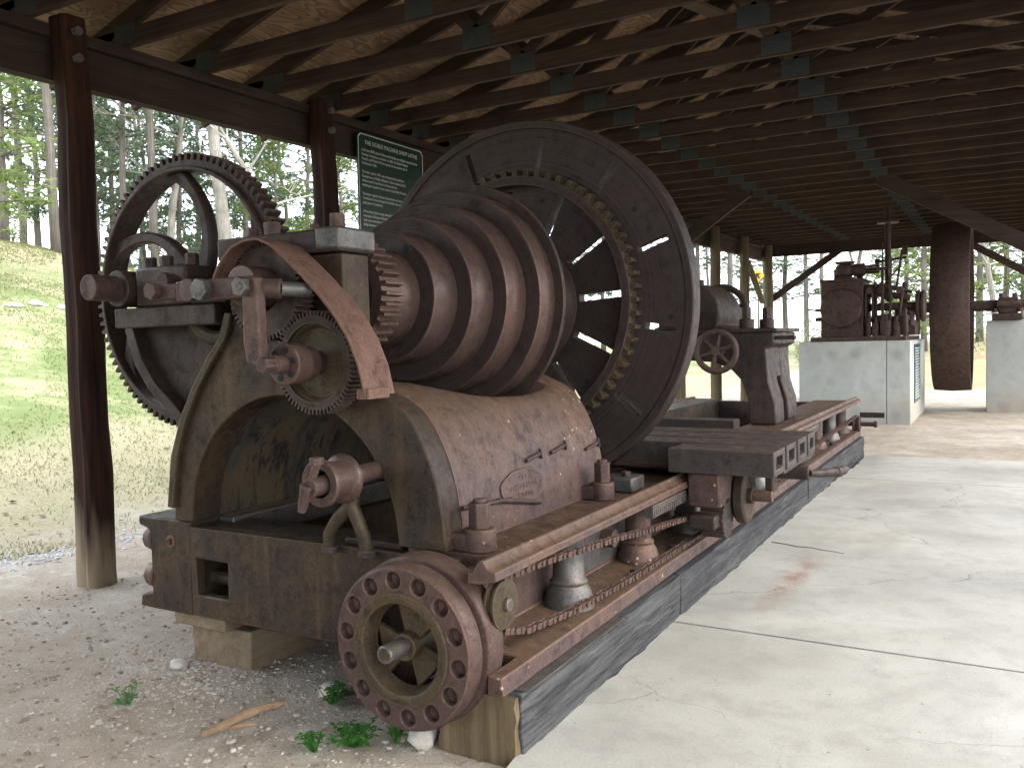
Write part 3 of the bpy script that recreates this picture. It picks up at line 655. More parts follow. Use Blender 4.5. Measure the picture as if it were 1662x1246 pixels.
# idler gear with slotted hub
IX, IZ = -2.60, 1.535
ig = bpy.data.objects.new('idler_gear', None); COL.objects.link(ig); ig.parent = LA
m = MB(); gear(m, IX, IZ, .203, .226, 64, 2.84, 2.93, .172, .04); part(m, 'toothed_rim', 'dark', ig, 0, 30)
part(MB().rev([(2.925, 0), (2.925, .18), (2.86, .18), (2.855, .165), (2.885, .15), (2.875, .06), (2.87, 0)], (IX, 0, IZ), 'Y', 48), 'dished_disc', 'gearring', ig, 0, 50)
part(MB().cyl((IX, 2.90, IZ), (IX, 2.74, IZ), .05, n=24), 'neck', 'dark', ig, .003)
part(MB().rev([(2.66, 0), (2.66, .088), (2.75, .088), (2.75, .074), (2.815, .074), (2.815, 0)], (IX, 0, IZ), 'Y', 36), 'slotted_hub', 'pulley', ig, .006, 50)
for k in range(6):
    a = rad(15 + 60 * k); part(MB().cyl((IX + .06 * cos(a), 2.655, IZ + .06 * sin(a)), (IX + .06 * cos(a), 2.664, IZ + .06 * sin(a)), .014, n=14), 'hub_hole', 'hole', ig, 0)
part(MB().cyl((IX, 2.66, IZ), (IX, 2.60, IZ), .04, n=20).hexb((IX, 2.605, IZ), .034, .07, 'Y'), 'stud', 'pulley', ig, .004)
# gear guard: bent strap
G = [(-3.14, 1.86), (-3.10, 1.948), (-3.05, 2.012), (-2.99, 2.06), (-2.91, 2.085), (-2.828, 2.088), (-2.745, 2.053), (-2.67, 1.995), (-2.57, 1.91), (-2.475, 1.822), (-2.395, 1.735), (-2.328, 1.64), (-2.275, 1.52), (-2.245, 1.40)]
Gi = []
for i, (x, z) in enumerate(G):
    a = Vector(G[max(0, i - 1)]); b = Vector(G[min(len(G) - 1, i + 1)]); t = (b - a).normalized(); Gi.append((x - .012 * (t.y) * -1 * -1 if False else x + .012 * t.y, z - .012 * t.x))
m = MB(); m.strip(G, Gi, 2.755, 2.95, False); part(m, 'gear_guard', 'guard', LA, .003, 60, 'red rusted bent strap guarding the change gears')
part(MB().box(-2.30, -2.235, 2.76, 2.90, 1.385, 1.43), 'guard_foot', 'guard', LA, .006)
# shifter rod and arm across the front
rd = bpy.data.objects.new('shifter_linkage', None); COL.objects.link(rd); rd.parent = LA
part(MB().box(-3.17, -2.70, 2.60, 2.67, 1.815, 1.905), 'square_bar', 'pulley', rd, .008)
part(MB().box(-3.36, -3.17, 2.605, 2.665, 1.83, 1.90), 'square_bar', 'pulley', rd, .008)
part(MB().hexb((-3.30, 2.61, 1.868), .04, .045, 'Y'), 'nut', 'pulley', rd, .004)
part(MB().cyl((-3.06, 2.60, 1.862), (-3.06, 2.57, 1.862), .05, n=20), 'bolt_head', 'pulley', rd, .004)
part(MB().hexb((-2.985, 2.602, 1.86), .05, .04, 'Y'), 'nut', 'grey', rd, .004)
part(MB().cyl((-2.71, 2.635, 1.855), (-2.625, 2.692, 1.85), .042, n=20), 'collar', 'pulley', rd, .005)
part(MB().cyl((-2.63, 2.685, 1.85), (-2.572, 2.80, 1.847), .032, n=20), 'round_rod', 'grey', rd, .002)
part(MB().hexb((-2.735, 2.60, 1.86), .042, .045, 'Y').cyl((-2.735, 2.556, 1.86), (-2.735, 2.55, 1.86), .02, n=12), 'nut', 'grey', rd, .004)
part(MB().prism([(-2.75, 1.90), (-2.675, 1.90), (-2.665, 1.86), (-2.655, 1.56), (-2.66, 1.52), (-2.735, 1.54), (-2.75, 1.62)], 2.585, 2.64), 'crank_arm', 'cast', rd, .01)
# cone pulley
cp = bpy.data.objects.new('cone_pulley', None); COL.objects.link(cp); cp.parent = LA
m = MB(); gear(m, AX, AZ, .258, .292, 34, 3.36, 3.50, .20); part(m, 'pinion', 'cone', cp, .002, 30)
part(MB().rev([(3.365, .09), (3.365, .205), (3.48, .205), (3.48, .09)], (AX, 0, AZ), 'Y', 40), 'pinion_web', 'dark', cp, 0)
st = [(3.50, .252), (3.68, .352), (3.884, .453), (4.086, .547), (4.289, .645)]; en = [3.68, 3.884, 4.086, 4.289, 4.455]
for i, ((y, r), e) in enumerate(zip(st, en)):
    P = [(y, r - .006), (y + .006, r), (y + .06, r + .003), ((y + e) / 2, r + .006), (e - .05, r + .002), (e - .012, r - .001), (e + .004, r + .004), (e + .004, r - .05)]
    cs = part(MB().rev(P, (AX, 0, AZ), 'Y', 96), 'cone_step', 'cone', cp, 0, 40)
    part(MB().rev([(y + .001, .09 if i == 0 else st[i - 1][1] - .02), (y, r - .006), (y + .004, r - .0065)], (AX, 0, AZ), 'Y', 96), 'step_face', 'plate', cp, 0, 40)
part(MB().rev([(4.455, .60), (4.455, .704), (4.462, .709), (4.478, .709), (4.485, .702), (4.485, .10), (4.46, .1)], (AX, 0, AZ), 'Y', 96), 'end_flange', 'dark', cp, 0, 40)
for y, r, a in ((4.10, .60, 68), (4.10, .595, -28), (3.69, .31, 52)):
    a = rad(a); c = Vector((AX + r * cos(a), 0, AZ + r * sin(a)))
    yy = {4.10: 4.285, 3.69: 3.675}[y]
    part(MB().cyl((c.x, yy, c.z), (c.x, yy - .012, c.z), .022, n=16), 'step_hole', 'hole', cp, 0)  # raised black disc painting the shade inside a hole
# faceplate with radial slots
def polar_plate(rings, slots, y0, y1, sub=6):
    # slots: list of (angle, r index start, r index end, half width)
    sl = sorted(slots, key=lambda s: s[0]); m = MB(); K = len(sl); na = K * (sub + 1)
    def ang(r, col):
        k, j = divmod(col, sub + 1); s = sl[k]; nx = sl[(k + 1) % K]
        a0 = s[0] + s[3] / r; a1 = nx[0] - nx[3] / r + (tau if k == K - 1 else 0)
        return a0 + (a1 - a0) * j / sub
    for y in (y0, y1):
        for r in rings:
            for c in range(na): a = ang(r, c); m.v.append((AX + r * cos(a), y, AZ + r * sin(a)))
    R = len(rings); H = R * na
    idx = lambda l, i, c: l * H + i * na + c % na
    def solid(i, c):
        if i < 0 or i >= R - 1: return False
        k, j = divmod(c % na, sub + 1)
        if j == sub:
            s = sl[(k + 1) % K]; return not (s[1] <= i < s[2])
        return True
    for i in range(R - 1):
        for c in range(na):
            if not solid(i, c): continue
            m.f += [(idx(0, i, c), idx(0, i, c + 1), idx(0, i + 1, c + 1), idx(0, i + 1, c)), (idx(1, i, c), idx(1, i + 1, c), idx(1, i + 1, c + 1), idx(1, i, c + 1))]
            if not solid(i - 1, c): m.f.append((idx(0, i, c), idx(1, i, c), idx(1, i, c + 1), idx(0, i, c + 1)))
            if not solid(i + 1, c): m.f.append((idx(0, i + 1, c), idx(0, i + 1, c + 1), idx(1, i + 1, c + 1), idx(1, i + 1, c)))
            if not solid(i, c - 1): m.f.append((idx(0, i, c), idx(0, i + 1, c), idx(1, i + 1, c), idx(1, i, c)))
            if not solid(i, c + 1): m.f.append((idx(0, i, c + 1), idx(1, i, c + 1), idx(1, i + 1, c + 1), idx(0, i + 1, c + 1)))
    return m
fpo = bpy.data.objects.new('faceplate', None); COL.objects.link(fpo); fpo.parent = LA
rings = [.10, .30, .46, .56, .66, .78, .86, .93, 1.0, 1.08, 1.135, 1.20, 1.238]
slots = [(rad(20 + 30.0 * k), 7, 10, .021) for k in range(12)] + [(rad(4 + 30 * k), 2, 5, .024) for k in range(12)]
part(polar_plate(rings, slots, 5.20, 5.285), 'slotted_disc', 'plate', fpo, 0, 40)
part(MB().rev([(5.195, 1.185), (5.185, 1.19), (5.182, 1.232), (5.19, 1.24), (5.295, 1.243), (5.30, 1.235), (5.30, 1.18), (5.29, 1.18)], (AX, 0, AZ), 'Y', 160), 'rim', 'plate', fpo, 0, 40)
m = MB(); gear(m, AX, AZ, .862, .905, 66, 5.10, 5.196, .80); part(m, 'ring_gear', 'gearring', fpo, .004, 30)
part(MB().rev([(5.198, .80), (5.085, .80), (5.085, .855), (5.11, .86), (5.198, .86)], (AX, 0, AZ), 'Y', 120), 'ring_flange', 'dark', fpo, 0, 40)
part(MB().rev([(4.9, .1), (4.9, .2), (5.05, .22), (5.10, .38), (5.197, .44), (5.197, .1)], (AX, 0, AZ), 'Y', 64), 'hub', 'dark', fpo, 0, 40)
for k in range(9):
    a = rad(34 + 40 * k); r = (1.03, .72, 1.09)[k % 3]
    part(MB().cyl((AX + r * cos(a), 5.196, AZ + r * sin(a)), (AX + r * cos(a), 5.2005, AZ + r * sin(a)), .02, n=14), 'bolt_hole', 'hole', fpo, 0)
# headstock hold-down lugs
for x, y, sc in ((-1.93, 3.10, 1), (-1.93, 4.40, .95)):
    l = part(MB().cyl((x, y, .722), (x, y, .82), .07 * sc, n=24).box(x - .11, x, y - .06, y + .06, .724, .80), 'hold_down_lug', 'cast', hs, .008)
    part(MB().hexb((x, y, .82), .05 * sc, .11), 'nut', 'pulley', l, .005)
    part(MB().cyl((x, y, .93), (x, y, .945), .028, n=16), 'stud_end', 'pulley', l, .003)
c = part(MB().box(-1.98, -1.84, 4.62, 4.82, .724, .81), 'clamp_block', 'grey', bed, .012)
part(MB().hexb((-1.91, 4.7, .81), .03, .03), 'nut', 'dark', c, .003)
# nameplate: oval cast plate with raised lettering
def textmesh(body, size, align='CENTER', ext=.0):
    cu = bpy.data.curves.new('lettering', 'FONT'); cu.body = body; cu.size = size; cu.align_x = align; cu.extrude = ext; cu.resolution_u = 2
    o = bpy.data.objects.new('lettering', cu); COL.objects.link(o)
    dg = bpy.context.evaluated_depsgraph_get(); me = bpy.data.meshes.new_from_object(o.evaluated_get(dg))
    bpy.data.objects.remove(o); return me
def text_on_x(body, size, loc, parent, m, align='CENTER', tilt=0., ext=.001, squeeze=1.):
    # letters read along +Y, face +X
    me = textmesh(body, size, align, ext); me.materials.append(M[m])
    T = Matrix.Translation(Vector(loc) - wpos(parent)) @ Matrix.Rotation(tilt, 4, 'Y') @ Matrix(((0, 0, 1, 0), (squeeze, 0, 0, 0), (0, 1, 0, 0), (0, 0, 0, 1)))
    me.transform(T); o = bpy.data.objects.new('lettering', me); COL.objects.link(o); o.parent = parent; return o
npz, npy = .905, 3.69
pts = []
for k in range(40):
    a = tau * k / 40; ca, sa = cos(a), sin(a); n_ = 2.4
    pts.append((npy + .225 * math.copysign(abs(ca) ** (2 / n_), ca), npz + .072 * math.copysign(abs(sa) ** (2 / n_), sa) * (1.0 + .12 * (abs(ca) < .55))))
xk = pr(npz) + .004
m = MB(); vs_ = [(pr(z) + .004 + d, y, z) for d in (.0, .012) for y, z in pts]
n_ = 40; m.add(vs_, [tuple(range(n_, 2 * n_))] + [(i, (i + 1) % n_, n_ + (i + 1) % n_, n_ + i) for i in range(n_)])
npo = part(m, 'nameplate', 'cast', hs, .003, 35, 'oval cast maker plate with raised lettering')
tl = rad(7)
text_on_x('P. & C.', .036, (pr(.947) + .017, npy, .935), npo, 'cast', tilt=-tl, ext=.002)
text_on_x('MERKEL & LESSNEY', .040, (pr(.905) + .017, npy, .892), npo, 'cast', tilt=-tl, ext=.002)
text_on_x("PHILADA.", .036, (pr(.86) + .018, npy, .850), npo, 'cast', tilt=-tl, ext=.002)
# big double pulley at the front
PX, PZ = -2.065, .402
pu = bpy.data.objects.new('front_pulley', None); COL.objects.link(pu); pu.parent = LA
part(MB().rev([(2.765, .205), (2.765, .312), (2.7, .3175), (2.708, .328), (2.722, .334), (2.775, .335), (2.782, .331), (2.784, .29), (2.784, .20), (2.76, .19), (2.72, .198)], (PX, 0, PZ), 'Y', 96), 'front_rim', 'pulley', pu, 0, 40)
part(MB().rev([(2.783, .20), (2.808, .29), (2.81, .335), (2.815, .343), (2.825, .347), (2.915, .347), (2.925, .342), (2.928, .2)], (PX, 0, PZ), 'Y', 96), 'back_rim', 'pulley', pu, 0, 40)
part(MB().rev([(2.705, .229), (2.692, .225), (2.688, .205), (2.694, .185), (2.72, .175), (2.77, .168), (2.77, .2)], (PX, 0, PZ), 'Y', 80), 'inner_ring', 'gearring', pu, 0, 50)
m = MB(); ND, NP = 14, 24; yf_ = 2.699
for k in range(ND):
    a0, a1 = tau * k / ND + .1, tau * (k + 1) / ND + .1; am = (a0 + a1) / 2; r0, r1 = .226, .3185
    cx0, cz0 = PX + .274 * cos(am), PZ + .274 * sin(am); per = []
    for i in range(6): per.append((r0 + (r1 - r0) * i / 6, a1))
    for i in range(6): per.append((r1, a1 + (a0 - a1) * i / 6))
    for i in range(6): per.append((r1 + (r0 - r1) * i / 6, a0))
    for i in range(6): per.append((r0, a0 + (a1 - a0) * i / 6))
    O = [(PX + q * cos(b), PZ + q * sin(b)) for q, b in per]; vs = [(x, yf_, z) for x, z in O]
    th_ = [math.atan2(z - cz0, x - cx0) for x, z in O]
    for dep, rr_ in ((0, .0375), (.004, .035), (.04, .034), (.052, .022)): vs += [(cx0 + rr_ * cos(b), yf_ + dep, cz0 + rr_ * sin(b)) for b in th_]
    fs = [(q * NP + i, q * NP + (i + 1) % NP, (q + 1) * NP + (i + 1) % NP, (q + 1) * NP + i) for q in range(4) for i in range(NP)] + [tuple(range(4 * NP, 5 * NP))]
    m.add(vs, fs)
part(m, 'dimpled_face', 'pulley', pu, 0, 30)
for k in range(3):
    a = rad(75 + 120 * k)
    m = MB(); A = [(PX + .04 * cos(a + .9), PZ + .04 * sin(a + .9)), (PX + .18 * cos(a + .62), PZ + .18 * sin(a + .62))]; B = [(PX + .04 * cos(a - .9), PZ + .04 * sin(a - .9)), (PX + .18 * cos(a - .62), PZ + .18 * sin(a - .62))]
    m.strip(A, B, 2.765, 2.80, False); part(m, 'spoke', 'gearring', pu, .008)
part(MB().rev([(2.72, 0), (2.72, .055), (2.90, .065), (2.90, 0)], (PX, 0, PZ), 'Y', 28), 'hub', 'gearring', pu, .004)
part(MB().cyl((PX, 3.1, PZ), (PX, 2.595, PZ + .01), .036, n=24), 'shaft_end', 'grey', pu, .006)
part(MB().cyl((PX, 2.597, PZ + .01), (PX, 2.592, PZ + .01), .022, n=16), 'centre_mark', 'end', pu, 0)
# feed chain loop on its sprockets
ch = bpy.data.objects.new('feed_chain', None); COL.objects.link(ch); ch.parent = LA
CXp = -1.675
def chx(y): return -1.735 + .06 * smooth(2.9, 4.6, y)
def wheel_x(y, z, r, w, name, mt, parent, x=CXp):
    return part(MB().rev([(x - w, 0), (x - w, r * .8), (x - w * .9, r), (x - w * .5, r), (x - w * .4, r * .86), (x + w * .4, r * .86), (x + w * .5, r), (x + w * .9, r), (x + w, r * .8), (x + w, r * .3), (x + w * 1.5, r * .3), (x + w * 1.5, 0)], (0, y, z), 'X', 40), name, mt, parent, 0, 40)
wheel_x(2.945, .56, .10, .026, 'chain_sprocket', 'gearring', ch, -1.745)
part(MB().cyl((-1.98, 2.945, .56), (-1.70, 2.945, .56), .026, n=16), 'sprocket_shaft', 'grey', ch, .003)
wheel_x(12.25, .43, .10, .05, 'far_sprocket', 'rust', ch)
part(MB().cyl((-2.0, 12.25, .43), (-1.45, 12.25, .43), .03, n=16).hexb((-1.46, 12.25, .43), .045, .04, 'X'), 'far_axle', 'rust', ch, .003)
part(MB().box(-1.66, -1.35, 12.42, 12.47, .50, .57), 'far_bracket', 'dark', ch, .01)
def chain_run(P, link=.046):
    # evenly spaced links along a polyline in the x = CXp plane
    out = MB(); d = 0.; k = 0; tot = sum((Vector(b) - Vector(a)).length for a, b in zip(P, P[1:]))
    def at(s):
        for a, b in zip(P, P[1:]):
            L_ = (Vector(b) - Vector(a)).length
            if s <= L_: return Vector(a).lerp(Vector(b), s / L_), (Vector(b) - Vector(a)).normalized()
            s -= L_
        return Vector(P[-1]), (Vector(P[-1]) - Vector(P[-2])).normalized()
    while d < tot - link * .5:
        p, t = at(d + link / 2); k += 1
        w_ = .018 if k % 2 else .012
        a, b = p - t * link * .62, p + t * link * .62
        for s in (-1, 1): out.bar((chx(a.x) + s * w_, a.x, a.y), (chx(b.x) + s * w_, b.x, b.y), .005, .024, (0, 0, 1))
        out.tube([(chx(b.x) - .024, b.x - t.x * .012, b.y - t.y * .012), (chx(b.x) + .026, b.x - t.x * .012, b.y - t.y * .012)], .0125, 7)
        d += link
    return out
up_ = [(2.935, .668), (3.29, .652), (3.98, .608), (4.92, .523), (5.76, .444), (6.4, .42)]
lo_ = [(2.935, .452), (3.12, .40), (3.5, .368), (4.2, .362), (5.2, .356), (7.0, .346), (12.25, .34)]
part(chain_run(up_), 'chain_strand', 'rust', ch, 0)
part(chain_run(lo_), 'chain_strand', 'rust', ch, 0)
part(chain_run([(8.2, .44), (10.2, .5), (12.25, .535)]), 'chain_strand', 'rust', ch, 0)
# front roller bracket
rb = bpy.data.objects.new('roller_bracket', None); COL.objects.link(rb); rb.parent = LA
def fork(ax, bx, zt):
    pts = [(ax, 2.965, .69), (ax + (bx - ax) * .05, 2.95, .76), (ax + (bx - ax) * .45, 2.945, .835), (bx, 2.945, .90), (bx + .01, 2.945, zt)]
    return pts
for a in (-2.645, -2.435):
    part(MB().tube(fork(a, -2.50, 1.03), [.032, .03, .03, .034, .036], 12), 'forked_leg', 'gearring', rb, 0, 60)
    part(MB().cyl((a, 2.965, .705), (a, 2.965, .675), .04, .042, n=16), 'foot', 'dark', rb, .004)
RX_, RZ_ = -2.425, 1.045
ro = MB().rev([(2.66, .06), (2.66, .094), (2.668, .10), (2.684, .098), (2.69, .084), (2.78, .082), (2.79, .10), (2.80, .106), (2.815, .104), (2.82, .03)], (RX_, 0, RZ_), 'Y', 48)
part(ro, 'roller', 'cone', rb, 0, 40)
part(MB().cyl((RX_, 2.60, RZ_ - .01), (RX_ + .04, 3.16, RZ_ + .02), .04, n=20), 'roller_pin', 'pulley', rb, .004)
part(MB().tube([(RX_ - .01, 2.605, RZ_), (RX_ - .045, 2.60, RZ_ - .11)], [.032, .016], 10).cyl((RX_ - .0, 2.62, RZ_ + .02), (RX_ + .03, 2.62, RZ_ + .09), .016, n=10).hexb((RX_ + .028, 2.62, RZ_ + .085), .03, .03), 'wing_nut', 'pulley', rb, .003)
part(MB().rev([(0, .02), (0, .05), (.1, .05), (.1, .02), (0, .02)], (RX_ + .03, 3.12, RZ_ + .0), 'Y', 20).cyl((RX_ + .03, 3.12, RZ_), (RX_ + .17, 3.14, RZ_ + .02), .042, n=18), 'pin_socket', 'gearring', rb, .004)
part(MB().box(-2.62, -2.3, 3.03, 3.10, .70, .73), 'foot_bar', 'dark', rb, .008)
# carriage
ca = bpy.data.objects.new('carriage', None); COL.objects.link(ca); ca.parent = LA
sy = [5.0, 5.32, 5.65, 5.98, 6.28]
def tslab(y0, y1, xl, zt):
    b = ca; z0 = .80
    # hollow rectangular section open at the end, built as a frame prism along X
    t = .035
    A = [(y0, z0), (y1, z0), (y1, zt), (y0, zt)]; B = [(y0 + t * 1.6, z0 + t), (y1 - t * 1.6, z0 + t), (y1 - t * 1.6, zt - t), (y0 + t * 1.6, zt - t)]
    m = MB(); n = 4; vs = [(x, y, z) for x in (xl, -1.125) for P in (A, B) for (y, z) in P]; fs = []
    for i in range(4):
        j = (i + 1) % 4
        fs += [(i, j, 4 + j, 4 + i), (8 + i, 12 + i, 12 + j, 8 + j), (i, 8 + i, 8 + j, j), (4 + i, 4 + j, 12 + j, 12 + i)]
    m.add(vs, fs); return part(m, 'table_rail', 'slate', b, .006)
for i in range(4):
    s_ = tslab(sy[i] + (.027 if i else 0), sy[i + 1] - .027, -1.76 if i == 0 else -2.75, .945)
    part(MB().box((-1.76 if i == 0 else -2.75) + .01, -1.16, sy[i] + .09, sy[i + 1] - .09, .84, .9), 'dark_fill', 'hole', s_, 0)  # added black box painting the dark inside of the hollow rail
    for x in (-1.32, -1.62) if i == 0 else (-1.3, -1.7, -2.2):
        part(MB().cyl((x, (sy[i] + sy[i + 1]) / 2, .944), (x, (sy[i] + sy[i + 1]) / 2, .9465), .014, n=12), 'bolt_hole', 'hole', s_, 0)
part(MB().box(-2.75, -1.135, 5.31, 6.27, .775, .803), 'table_bed', 'dark', ca, .006)
part(MB().box(-3.7, -1.80, 5.45, 6.2, .74, .775), 'saddle', 'dark', ca, .01)
part(MB().box(-3.75, -2.72, 5.38, 6.35, .775, .93), 'saddle_block', 'dark', ca, .01)
part(MB().box(-1.66, -1.46, 5.06, 5.40, .585, .797), 'apron', 'cast', ca, .015)
part(MB().rev([(-1.455, 0), (-1.455, .165), (-1.445, .178), (-1.395, .178), (-1.385, .165), (-1.385, .13), (-1.40, .12), (-1.40, .05), (-1.36, .05), (-1.36, 0)], (0, 5.47, .605), 'X', 40), 'apron_disc', 'end', ca, .004, 40)
part(MB().box(-1.64, -1.48, 5.02, 5.14, .46, .54), 'apron_gear_box', 'dark', ca, .01)
m = MB(); 
for k in range(22):
    a = tau * k / 22; m.bar((-1.60, 5.24 + .115 * cos(a), .50 + .115 * sin(a)), (-1.46, 5.24 + .115 * cos(a), .50 + .115 * sin(a)), .018, .022, (0, cos(a), sin(a)))
m.rev([(-1.6, 0), (-1.6, .112), (-1.46, .112), (-1.46, 0)], (0, 5.24, .50), 'X', 24); part(m, 'apron_gear', 'dark', ca, 0)
part(MB().cyl((-1.36, 5.47, .605), (-1.24, 5.47, .605), .035, n=18), 'pin', 'cast', ca, .004)
part(MB().box(-1.32, -1.27, 5.6, 5.74, .60, .80), 'hanger', 'end', ca, .01)
part(MB().cyl((-1.62, 5.9, .70), (-1.10, 5.9, .70), .045, n=20), 'cross_screw', 'dark', ca, .005)
part(MB().tube([(-1.10, 5.9, .70), (-1.06, 5.98, .69), (-1.0, 6.3, .66)], [.022, .026, .03], 12).tube([(-1.0, 6.3, .66), (-.98, 6.5, .645), (-.97, 6.62, .64)], [.036, .034, .015], 14), 'crank_handle', 'dark', ca, .0, 50)
# tailstock
ts = bpy.data.objects.new('tailstock', None); COL.objects.link(ts); ts.parent = LA
y0, y1 = 8.8, 9.85
outl = [(-1.96, .727), (-1.97, .95), (-2.03, 1.15), (-2.06, 1.50), (-1.98, 1.54), (-1.98, 1.66), (-3.78, 1.66), (-3.78, 1.54), (-3.70, 1.50), (-3.73, 1.15), (-3.79, .95), (-3.80, .727), (-3.54, .727), (-3.52, .98), (-3.46, 1.17), (-3.35, 1.29), (-3.18, 1.36), (-2.88, 1.385), (-2.58, 1.36), (-2.41, 1.29), (-2.30, 1.17), (-2.24, .98), (-2.22, .727)]
part(MB().prism(outl, y0, 9.20), 'base_frame', 'dark', ts, .015)
part(MB().prism(outl, 9.40, y1), 'base_frame', 'dark', ts, .015)
mo = [(-2.04, 1.20), (-2.06, 1.50), (-1.98, 1.54), (-1.98, 1.66), (-3.78, 1.66), (-3.78, 1.54), (-3.70, 1.50), (-3.725, 1.20), (-3.44, 1.20), (-3.35, 1.29), (-3.18, 1.36), (-2.88, 1.385), (-2.58, 1.36), (-2.41, 1.29), (-2.32, 1.20)]
part(MB().prism(mo, 9.199, 9.401), 'base_frame', 'dark', ts, 0)
part(MB().box(-3.6, -1.94, y0 - .03, y1 + .05, 1.662, 1.70), 'top_plate', 'dark', ts, .008)
hd = [(-2.45, 1.702)] + circ(AX, AZ, .34, 20, rad(-20), rad(200), True)[0:] + [(-3.30, 1.702)]
part(MB().prism(hd, 8.86, 9.75), 'poppet_head', 'dark', ts, .02, 40)
part(MB().cyl((AX, 8.45, AZ), (AX, 9.9, AZ), .10, n=32).cyl((AX, 8.45, AZ), (AX, 8.28, AZ), .06, .008, n=24), 'poppet_spindle', 'pulley', ts, .004)
def wheel(c, r, axis, name, parent, rt=.035, ns=5, mt='cast'):
    w_ = bpy.data.objects.new(name, None); COL.objects.link(w_); w_.parent = parent
    c = Vector(c); U, V = (Vector((1, 0, 0)), Vector((0, 0, 1))) if axis == 'Y' else (Vector((0, 1, 0)), Vector((0, 0, 1)))
    m = MB(); n, k = 36, 10; ax = U.cross(V)
    for i in range(n):
        a = tau * i / n; d = U * cos(a) + V * sin(a)
        for j in range(k): b = tau * j / k; m.v.append(tuple(c + d * (r + rt * cos(b)) + ax * rt * sin(b)))
    for i in range(n):
        for j in range(k): m.f.append((i * k + j, i * k + (j + 1) % k, ((i + 1) % n) * k + (j + 1) % k, ((i + 1) % n) * k + j))
    part(m, 'wheel_rim', mt, w_, 0, 60)
    for s in range(ns):
        a = tau * s / ns + .3; d = U * cos(a) + V * sin(a)
        part(MB().tube([c + d * .02, c + d * r], [rt * .75, rt * .55], 10), 'wheel_spoke', mt, w_, 0, 60)
    part(MB().tube([c - ax * rt * 1.4, c + ax * rt * 1.4], rt * 1.3, 16), 'wheel_hub', mt, w_, .004)
    return w_
wheel((-2.50, 8.60, 1.475), .20, 'Y', 'front_handwheel', ts, .032, 6)
part(MB().cyl((-2.50, 8.6, 1.475), (-2.50, 8.85, 1.475), .04, n=18), 'handwheel_shaft', 'cast', ts, .003)
wheel((AX, 10.12, AZ + .05), .30, 'Y', 'rear_handwheel', ts, .038, 6, 'dark')
for x in (-2.28, -2.16):
    part(MB().cyl((x, 8.95 + (x + 2.28) * 3, 1.70), (x, 8.95 + (x + 2.28) * 3, 1.80), .075, n=20), 'clamp_boss', 'dark', ts, .008)
    part(MB().hexb((x, 8.95 + (x + 2.28) * 3, 1.80), .05, .12), 'nut', 'dark', ts, .005)
part(MB().cyl((AX, 9.3, 2.19), (AX, 9.3, 2.25), .05, n=18), 'oil_cup', 'dark', ts, .006)
part(MB().box(-2.0, -1.78, 8.85, 8.93, 1.58, 1.62), 'lever', 'dark', ts, .006)
part(MB().box(-3.6, -2.22, 8.2, 8.42, .60, .82), 'tie_block', 'dark', bed, .01)
# ------------------------------------------------------------------ supports and small things near the lathe
tb = thing('support_timber', 'long black weathered timber under the right side of the lathe', 'timber', (-1.8, 7.5, 0))
def rough_box(x0, x1, y0, y1, z0, z1, nx, ny, nz, amp, seed):
    rnd = random.Random(seed); bm = bmesh.new()
    m = MB(); ids = {}
    def vid(i, j, k):
        key = (i, j, k)
        if key not in ids:
            ids[key] = len(m.v); m.v.append((x0 + (x1 - x0) * i / nx + rnd.uniform(-amp, amp), y0 + (y1 - y0) * j / ny + rnd.uniform(-amp, amp) * .5, z0 + (z1 - z0) * k / nz + (rnd.uniform(-amp, amp) if k < nz else 0)))
        return ids[key]
    for i in range(nx):
        for j in range(ny):
            for k in (0, nz): m.f.append((vid(i, j, k), vid(i + 1, j, k), vid(i + 1, j + 1, k), vid(i, j + 1, k)))
    for i in range(nx):
        for k in range(nz):
            for j in (0, ny): m.f.append((vid(i, j, k), vid(i + 1, j, k), vid(i + 1, j, k + 1), vid(i, j, k + 1)))
    for j in range(ny):
        for k in range(nz):
            for i in (0, nx): m.f.append((vid(i, j, k), vid(i, j + 1, k), vid(i, j + 1, k + 1), vid(i, j, k + 1)))
    bm.free(); return m
for a, b, s in ((2.875, 4.78, 1), (4.80, 8.6, 2), (8.62, 12.5, 3)):
    rough_box(-2.0, -1.615, a, b, -.06, .238, 3, int((b - a) / .12), 4, .007, s).build('timber_length', 'timber', tb, .006, 50)
rough_box(-1.99, -1.63, 2.845, 2.874, -.05, .225, 8, 1, 7, .007, 5).build('end_grain_face', 'endgrain', tb, 0, 60)
MB().box(-1.70, -1.605, 2.90, 3.9, .2395, .2425).build('metal_flashing', 'grey', tb)
t2 = thing('support_timber', 'weathered timber under the far left side of the lathe', 'timber', (-3.8, 8.5, 0))
rough_box(-3.98, -3.66, 4.4, 12.45, -.06, .233, 3, 40, 3, .007, 9).build('timber_length', 'timber', t2, .006, 50)
bl = thing('wood_block', 'tan sawn wood block under the front left corner of the lathe', 'wood block', (-3.5, 3.3, 0))
rough_box(-3.735, -3.31, 3.09, 3.62, -.06, .165, 5, 5, 3, .005, 4).build('block_body', 'block', bl, .008, 50)
rough_box(-3.80, -3.42, 3.03, 3.5, .168, .238, 5, 4, 1, .004, 6).build('shim_board', 'block', bl, .004, 50)
